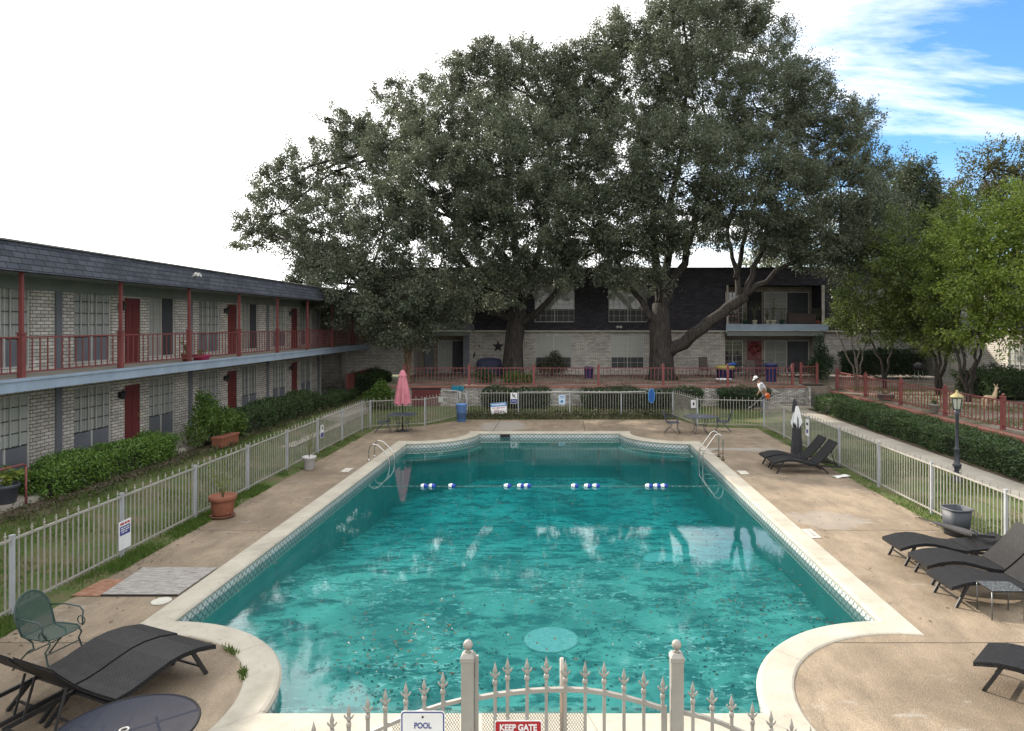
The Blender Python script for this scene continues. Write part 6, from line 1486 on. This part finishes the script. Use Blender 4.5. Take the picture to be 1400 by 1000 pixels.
for s in (-1, 1): m = MB(); m.lathe([(.03, -.1), (.05, -.02), (.085, .05), (.09, .06)], (s*.1, -.1, -.03), 10, True, Matrix.Rotation(R(60), 3, 'X') @ Matrix.Rotation(s*.4, 3, 'Z')); m.build('lamp_head', M_WHITE, fl2)
m = MB(); m.bx(-.12, .12, -.06, .02, -.03, .05); m.build('bracket', M_WHITE, fl2)
o = empty('timber_hatch', (-6.9, 34.36, .32), 0, 'dark red wooden panel set in the low white retaining wall', 'panel'); m = MB()
for i in range(7): m.bx(-.72+.206*i, -.72+.206*i+.198, -.03, 0, 0, .82)
m.build('plank_set', paint('dark_red_wood', (.10, .018, .02), (.075, .015, .016), 2, .6), o); m = MB(); m.bx(-.76, .76, -.05, .01, .822, .88); m.build('top_rail', M_DARK, o)
o = empty('turquoise_towel', (-5.3, 34.38, 1.10), 0, 'turquoise towel with a white hose draped over the retaining wall', 'towel'); m = MB(); gp = [[(-.30+.1*i, -.06-.02*math.sin(i*1.7), .22-.09*j+.03*math.sin(i*2.1+j)) for j in range(4)] for i in range(7)]
for i in range(6):
    for j in range(3): m.face([gp[i][j], gp[i+1][j], gp[i+1][j+1], gp[i][j+1]], None, True)
t_ = m.build('cloth', paint('turquoise_cloth', (.02, .20, .30), rough=.8), o); t_.modifiers.new('s', 'SOLIDIFY').thickness = .03
m = MB(); m.tube([(-.7, -.08, .0), (0, -.12, -.05), (.4, -.10, -.2), (.35, -.1, -.7)], .03, 8); m.tube([(.1, -.1, -.05), (.12, -.12, -.65)], .045, 8); m.build('hose', M_WHITE, o)
o = empty('planter_trough', (-11.35, 22.95, .33), R(88), 'long reddish terracotta trough at the foot of the fresh green shrub', 'planter'); m = MB(); m.bx(-.55, .55, -.16, .16, 0, .30); m.build('trough', M_TERRA, o); m = MB(); m.bx(-.58, .58, -.19, .19, .302, .36); m.build('rim', M_TERRA, o)
pot('dark pot with a spiky green plant at the end of the clipped hedge', (-12.35, 15.1, .45), .28, .42, M_GREYPL, (.5, 9, .25), 81, lm=LEAFY, leaf=.16)
pot('round grey bowl planter on the brick edge under the ramp railing', (14.05, 29.7, 1.10), .38, .30, paint('stone_bowl', (.16, .15, .14), rough=.8), (.25, 8, .35), 82)
pot('grey stone pot on the brick edge against a ramp railing post', (13.75, 25.3, 1.12), .19, .34, paint('grey_stone', (.22, .20, .18), rough=.85), (.2, 5, .15), 83)
gk = empty('kettle_grill', (20.3, 39.0, 1.10), 0, 'black kettle grill on pale legs by the white brick corner', 'grill'); m = MB(); m.lathe([(.05, .62), (.28, .72), (.33, .86), (.34, .9), (.28, 1.05), (.10, 1.14), (.01, 1.15)], (0, 0, 0), 20); m.build('kettle', M_BLACK, gk)
for k in range(3): a = 2*PI*k/3; m = MB(); m.tube([(.2*math.cos(a), .2*math.sin(a), .7), (.33*math.cos(a), .33*math.sin(a), 0)], .016, 6); m.build('leg', M_WHITE, gk)
dg = empty('garden_ornament', (16.4, 26.3, 1.10), R(20), 'tan garden deer ornament among the plants behind the railing', 'ornament'); m = MB()
m.tube([(-.35, 0, .42), (-.15, 0, .47), (.15, 0, .46), (.28, 0, .50), (.36, 0, .72), (.40, 0, .86), (.52, 0, .83)], [.05, .12, .11, .10, .055, .06, .03], 10); 
for x_, y_ in ((-.25, .06), (-.25, -.06), (.2, .06), (.2, -.06)): m.tube([(x_, y_, .42), (x_-.01, y_, .2), (x_, y_, .0)], [.05, .025, .02], 8)
m.tube([(.38, .03, .9), (.36, .08, 1.0)], [.025, .01], 6); m.tube([(.38, -.03, .9), (.36, -.08, 1.0)], [.025, .01], 6); m.build('deer_body', paint('tan_concrete', (.40, .30, .19), (.32, .24, .15), 5, .8), dg)

# ------------------------------------------------------------------ the man with the leaf blower
def skin_mesh(name, joints, edges, mat, parent, root=0, sub=2):
    me = bpy.data.meshes.new(name); me.from_pydata([j[:3] for j in joints], edges, []); o = bpy.data.objects.new(name, me); C.objects.link(o)
    md = o.modifiers.new('skin', 'SKIN'); md.use_smooth_shade = True
    for i, j in enumerate(joints):
        r_ = j[3]; me.skin_vertices[0].data[i].radius = r_ if isinstance(r_, tuple) else (r_, r_)
    me.skin_vertices[0].data[root].use_root = True
    s = o.modifiers.new('sub', 'SUBSURF'); s.levels = s.render_levels = sub
    bpy.context.view_layer.update()
    ev = o.evaluated_get(bpy.context.evaluated_depsgraph_get()); m2 = bpy.data.meshes.new_from_object(ev); bpy.data.objects.remove(o); m2.name = name
    m2.materials.clear(); m2.materials.append(mat)
    for p in m2.polygons: p.use_smooth = True
    o = bpy.data.objects.new(name, m2); C.objects.link(o); o.parent = parent; return o
PE = empty('person', (9.45, 32.0, .24), R(0), 'man in white cap, white tee and blue jeans bending over his blower behind the fence', 'person')
SKIN = paint('tanned_skin', (.30, .165, .105), (.26, .14, .09), 6, .55)
# local: faces -x, leaning forward
J = [(0, 0, .93, .13), (-.05, 0, 1.12, (.12, .15)), (-.12, 0, 1.32, (.12, .17)), (-.17, 0, 1.45, .08), (-.21, 0, 1.52, .055), (-.27, 0, 1.60, .085), (-.29, 0, 1.70, .075),   # pelvis..crown 0-6
     (-.13, .19, 1.38, .06), (-.10, .25, 1.14, .046), (-.22, .22, .94, .036), (-.28, .20, .88, .03),          # arm 7-10
     (-.13, -.19, 1.38, .06), (-.04, -.25, 1.14, .046), (-.02, -.22, .92, .036), (-.03, -.20, .86, .03),       # arm 11-14
     (0, .10, .88, .088), (-.06, .11, .50, .062), (.02, .11, .09, .042), (-.10, .12, .035, .035),              # leg 15-18
     (0, -.10, .88, .088), (.02, -.11, .50, .062), (.12, -.11, .09, .042), (.0, -.12, .035, .035)]
def lean(j):
    x, y, z = j[:3]; q = max(0, z-1.0); return (x-q*.20, y, z-q*.04) + tuple(j[3:])
J = [lean(j) for j in J]
E = [(0, 1), (1, 2), (2, 3), (3, 4), (4, 5), (5, 6), (2, 7), (7, 8), (8, 9), (9, 10), (2, 11), (11, 12), (12, 13), (13, 14), (0, 15), (15, 16), (16, 17), (17, 18), (0, 19), (19, 20), (20, 21), (21, 22)]
def hand(base, d_, side):
    """five separate curled fingers rooted in the palm end"""
    J2, E2 = [], []; bx_, by_, bz_ = base
    for k in range(4):
        yy = by_ + (k-1.5)*.017; b = 23 + len(J2); l = (.030, .034, .032, .025)[k]
        J2 += [(bx_-.01, yy, bz_-.03, .009), (bx_-.015-l*.3, yy, bz_-.03-l, .008), (bx_+.005, yy, bz_-.045-l*1.3, .007)]; E2 += [(b, b+1), (b+1, b+2)]
    b = 23 + len(J2); J2 += [(bx_-.02, by_+side*.035, bz_-.005, .010), (bx_-.045, by_+side*.045, bz_-.035, .008)]; E2 += [(b, b+1)]
    return J2, E2
body = skin_mesh('body', J, E, SKIN, PE)
for base, sd in (((-.29, .20, .875), -1), ((-.03, -.20, .855), 1)):
    m = MB(); bx_, by_, bz_ = base
    for k in range(4):
        yy = by_+(k-1.5)*.018; l = (.030, .036, .034, .026)[k]; m.tube([(bx_, yy, bz_), (bx_-.012, yy, bz_-.035), (bx_-.018, yy, bz_-.035-l), (bx_+.004, yy, bz_-.05-l*1.4)], [.011, .010, .009, .006], 8)
    m.tube([(bx_, by_+sd*.025, bz_+.01), (bx_-.03, by_+sd*.045, bz_-.015), (bx_-.045, by_+sd*.04, bz_-.045)], [.012, .010, .007], 8); m.build('hand', SKIN, body)
skin_mesh('shirt', [lean(j) for j in [(-.01, 0, .96, .145), (-.05, 0, 1.12, (.135, .165)), (-.12, 0, 1.32, (.135, .185)), (-.165, 0, 1.44, .10), (-.13, .20, 1.385, .078), (-.105, .25, 1.20, .07), (-.13, -.20, 1.385, .078), (-.06, -.25, 1.20, .07)]], [(0, 1), (1, 2), (2, 3), (2, 4), (4, 5), (2, 6), (6, 7)], paint('white_tee', (.62, .62, .68), (.52, .52, .58), 6, .8), PE)
skin_mesh('jeans', [(0, 0, .97, .142), (0, 0, .90, .14), (0, .10, .84, .102), (-.06, .11, .50, .078), (.02, .11, .12, .065), (0, -.10, .84, .102), (.02, -.11, .50, .078), (.12, -.11, .12, .065)], [(0, 1), (1, 2), (2, 3), (3, 4), (1, 5), (5, 6), (6, 7)], paint('blue_denim', (.055, .085, .16), (.04, .06, .12), 8, .85), PE)
m = MB(); Mc = Matrix.Rotation(R(-28), 3, 'Y'); m.lathe([(.104, 0), (.106, .04), (.085, .10), (.04, .13), (1e-4, .135)], (-.41, 0, 1.63), 16, True, Mc); 
m.poly([Mc @ Vector(p) + Vector((-.41, 0, 1.63)) for p in [(-.06, -.09, .006), (-.15, -.075, 0), (-.20, 0, -.004), (-.15, .075, 0), (-.06, .09, .006), (-.06, -.09, .018), (-.15, -.075, .012), (-.20, 0, .008), (-.15, .075, .012), (-.06, .09, .018)]], [(0, 1, 2, 3, 4), (9, 8, 7, 6, 5), (0, 5, 6, 1), (1, 6, 7, 2), (2, 7, 8, 3), (3, 8, 9, 4)]); m.build('cap', M_SWHITE, PE)
m = MB(); m.lathe([(.098, -.07), (.10, .0)], (-.392, 0, 1.63), 14, True, Mc); m.build('hair', M_DARK, PE)
m = MB(); m.ball((-.483, -.032, 1.60), .011, 6); m.ball((-.483, .032, 1.60), .011, 6); m.build('eye', M_DARK, PE)
m = MB(); m.tube([(-.475, 0, 1.595), (-.505, 0, 1.56), (-.48, 0, 1.555)], [.010, .016, .010], 6); m.build('nose', SKIN, body)
for s in (-1, 1): m = MB(); m.ball((-.387, s*.088, 1.575), .026, 8, (1, .4, 1.2)); m.build('ear', SKIN, body)
for k, (x_, y_) in enumerate(((-.06, .115), (.06, -.115))): m = MB(); m.box((x_, y_, .04), (.27, .095, .08)); m.build('shoe', M_BLACK, PE, bevel=.02)
LBW = empty('leaf_blower', (9.50, 31.72, 1.05), R(0), 'orange leaf blower with black tube held by the bending man', 'leaf blower')
m = MB(); m.ball((0, 0, .05), .115, 14, (1, .8, 1.15)); m.bx(-.08, .08, -.08, .08, -.10, .0); m.build('motor_housing', paint('orange_plastic', (.42, .085, .018), (.34, .07, .016), 5, .45), LBW)
m = MB(); m.tube([(-.12, 0, .0), (-.35, 0, -.12), (-.75, -.05, -.45), (-.95, -.05, -.62)], [.05, .045, .04, .045], 10); m.build('blower_tube', M_BLACK, LBW)
m = MB(); m.tube([(-.18, 0, .05), (-.24, .0, -.10)], .018, 8); m.tube([(.10, 0, .0), (.34, 0, .12), (.62, .0, .16)], [.03, .022, .018], 8); m.build('handle', M_BLACK, LBW)
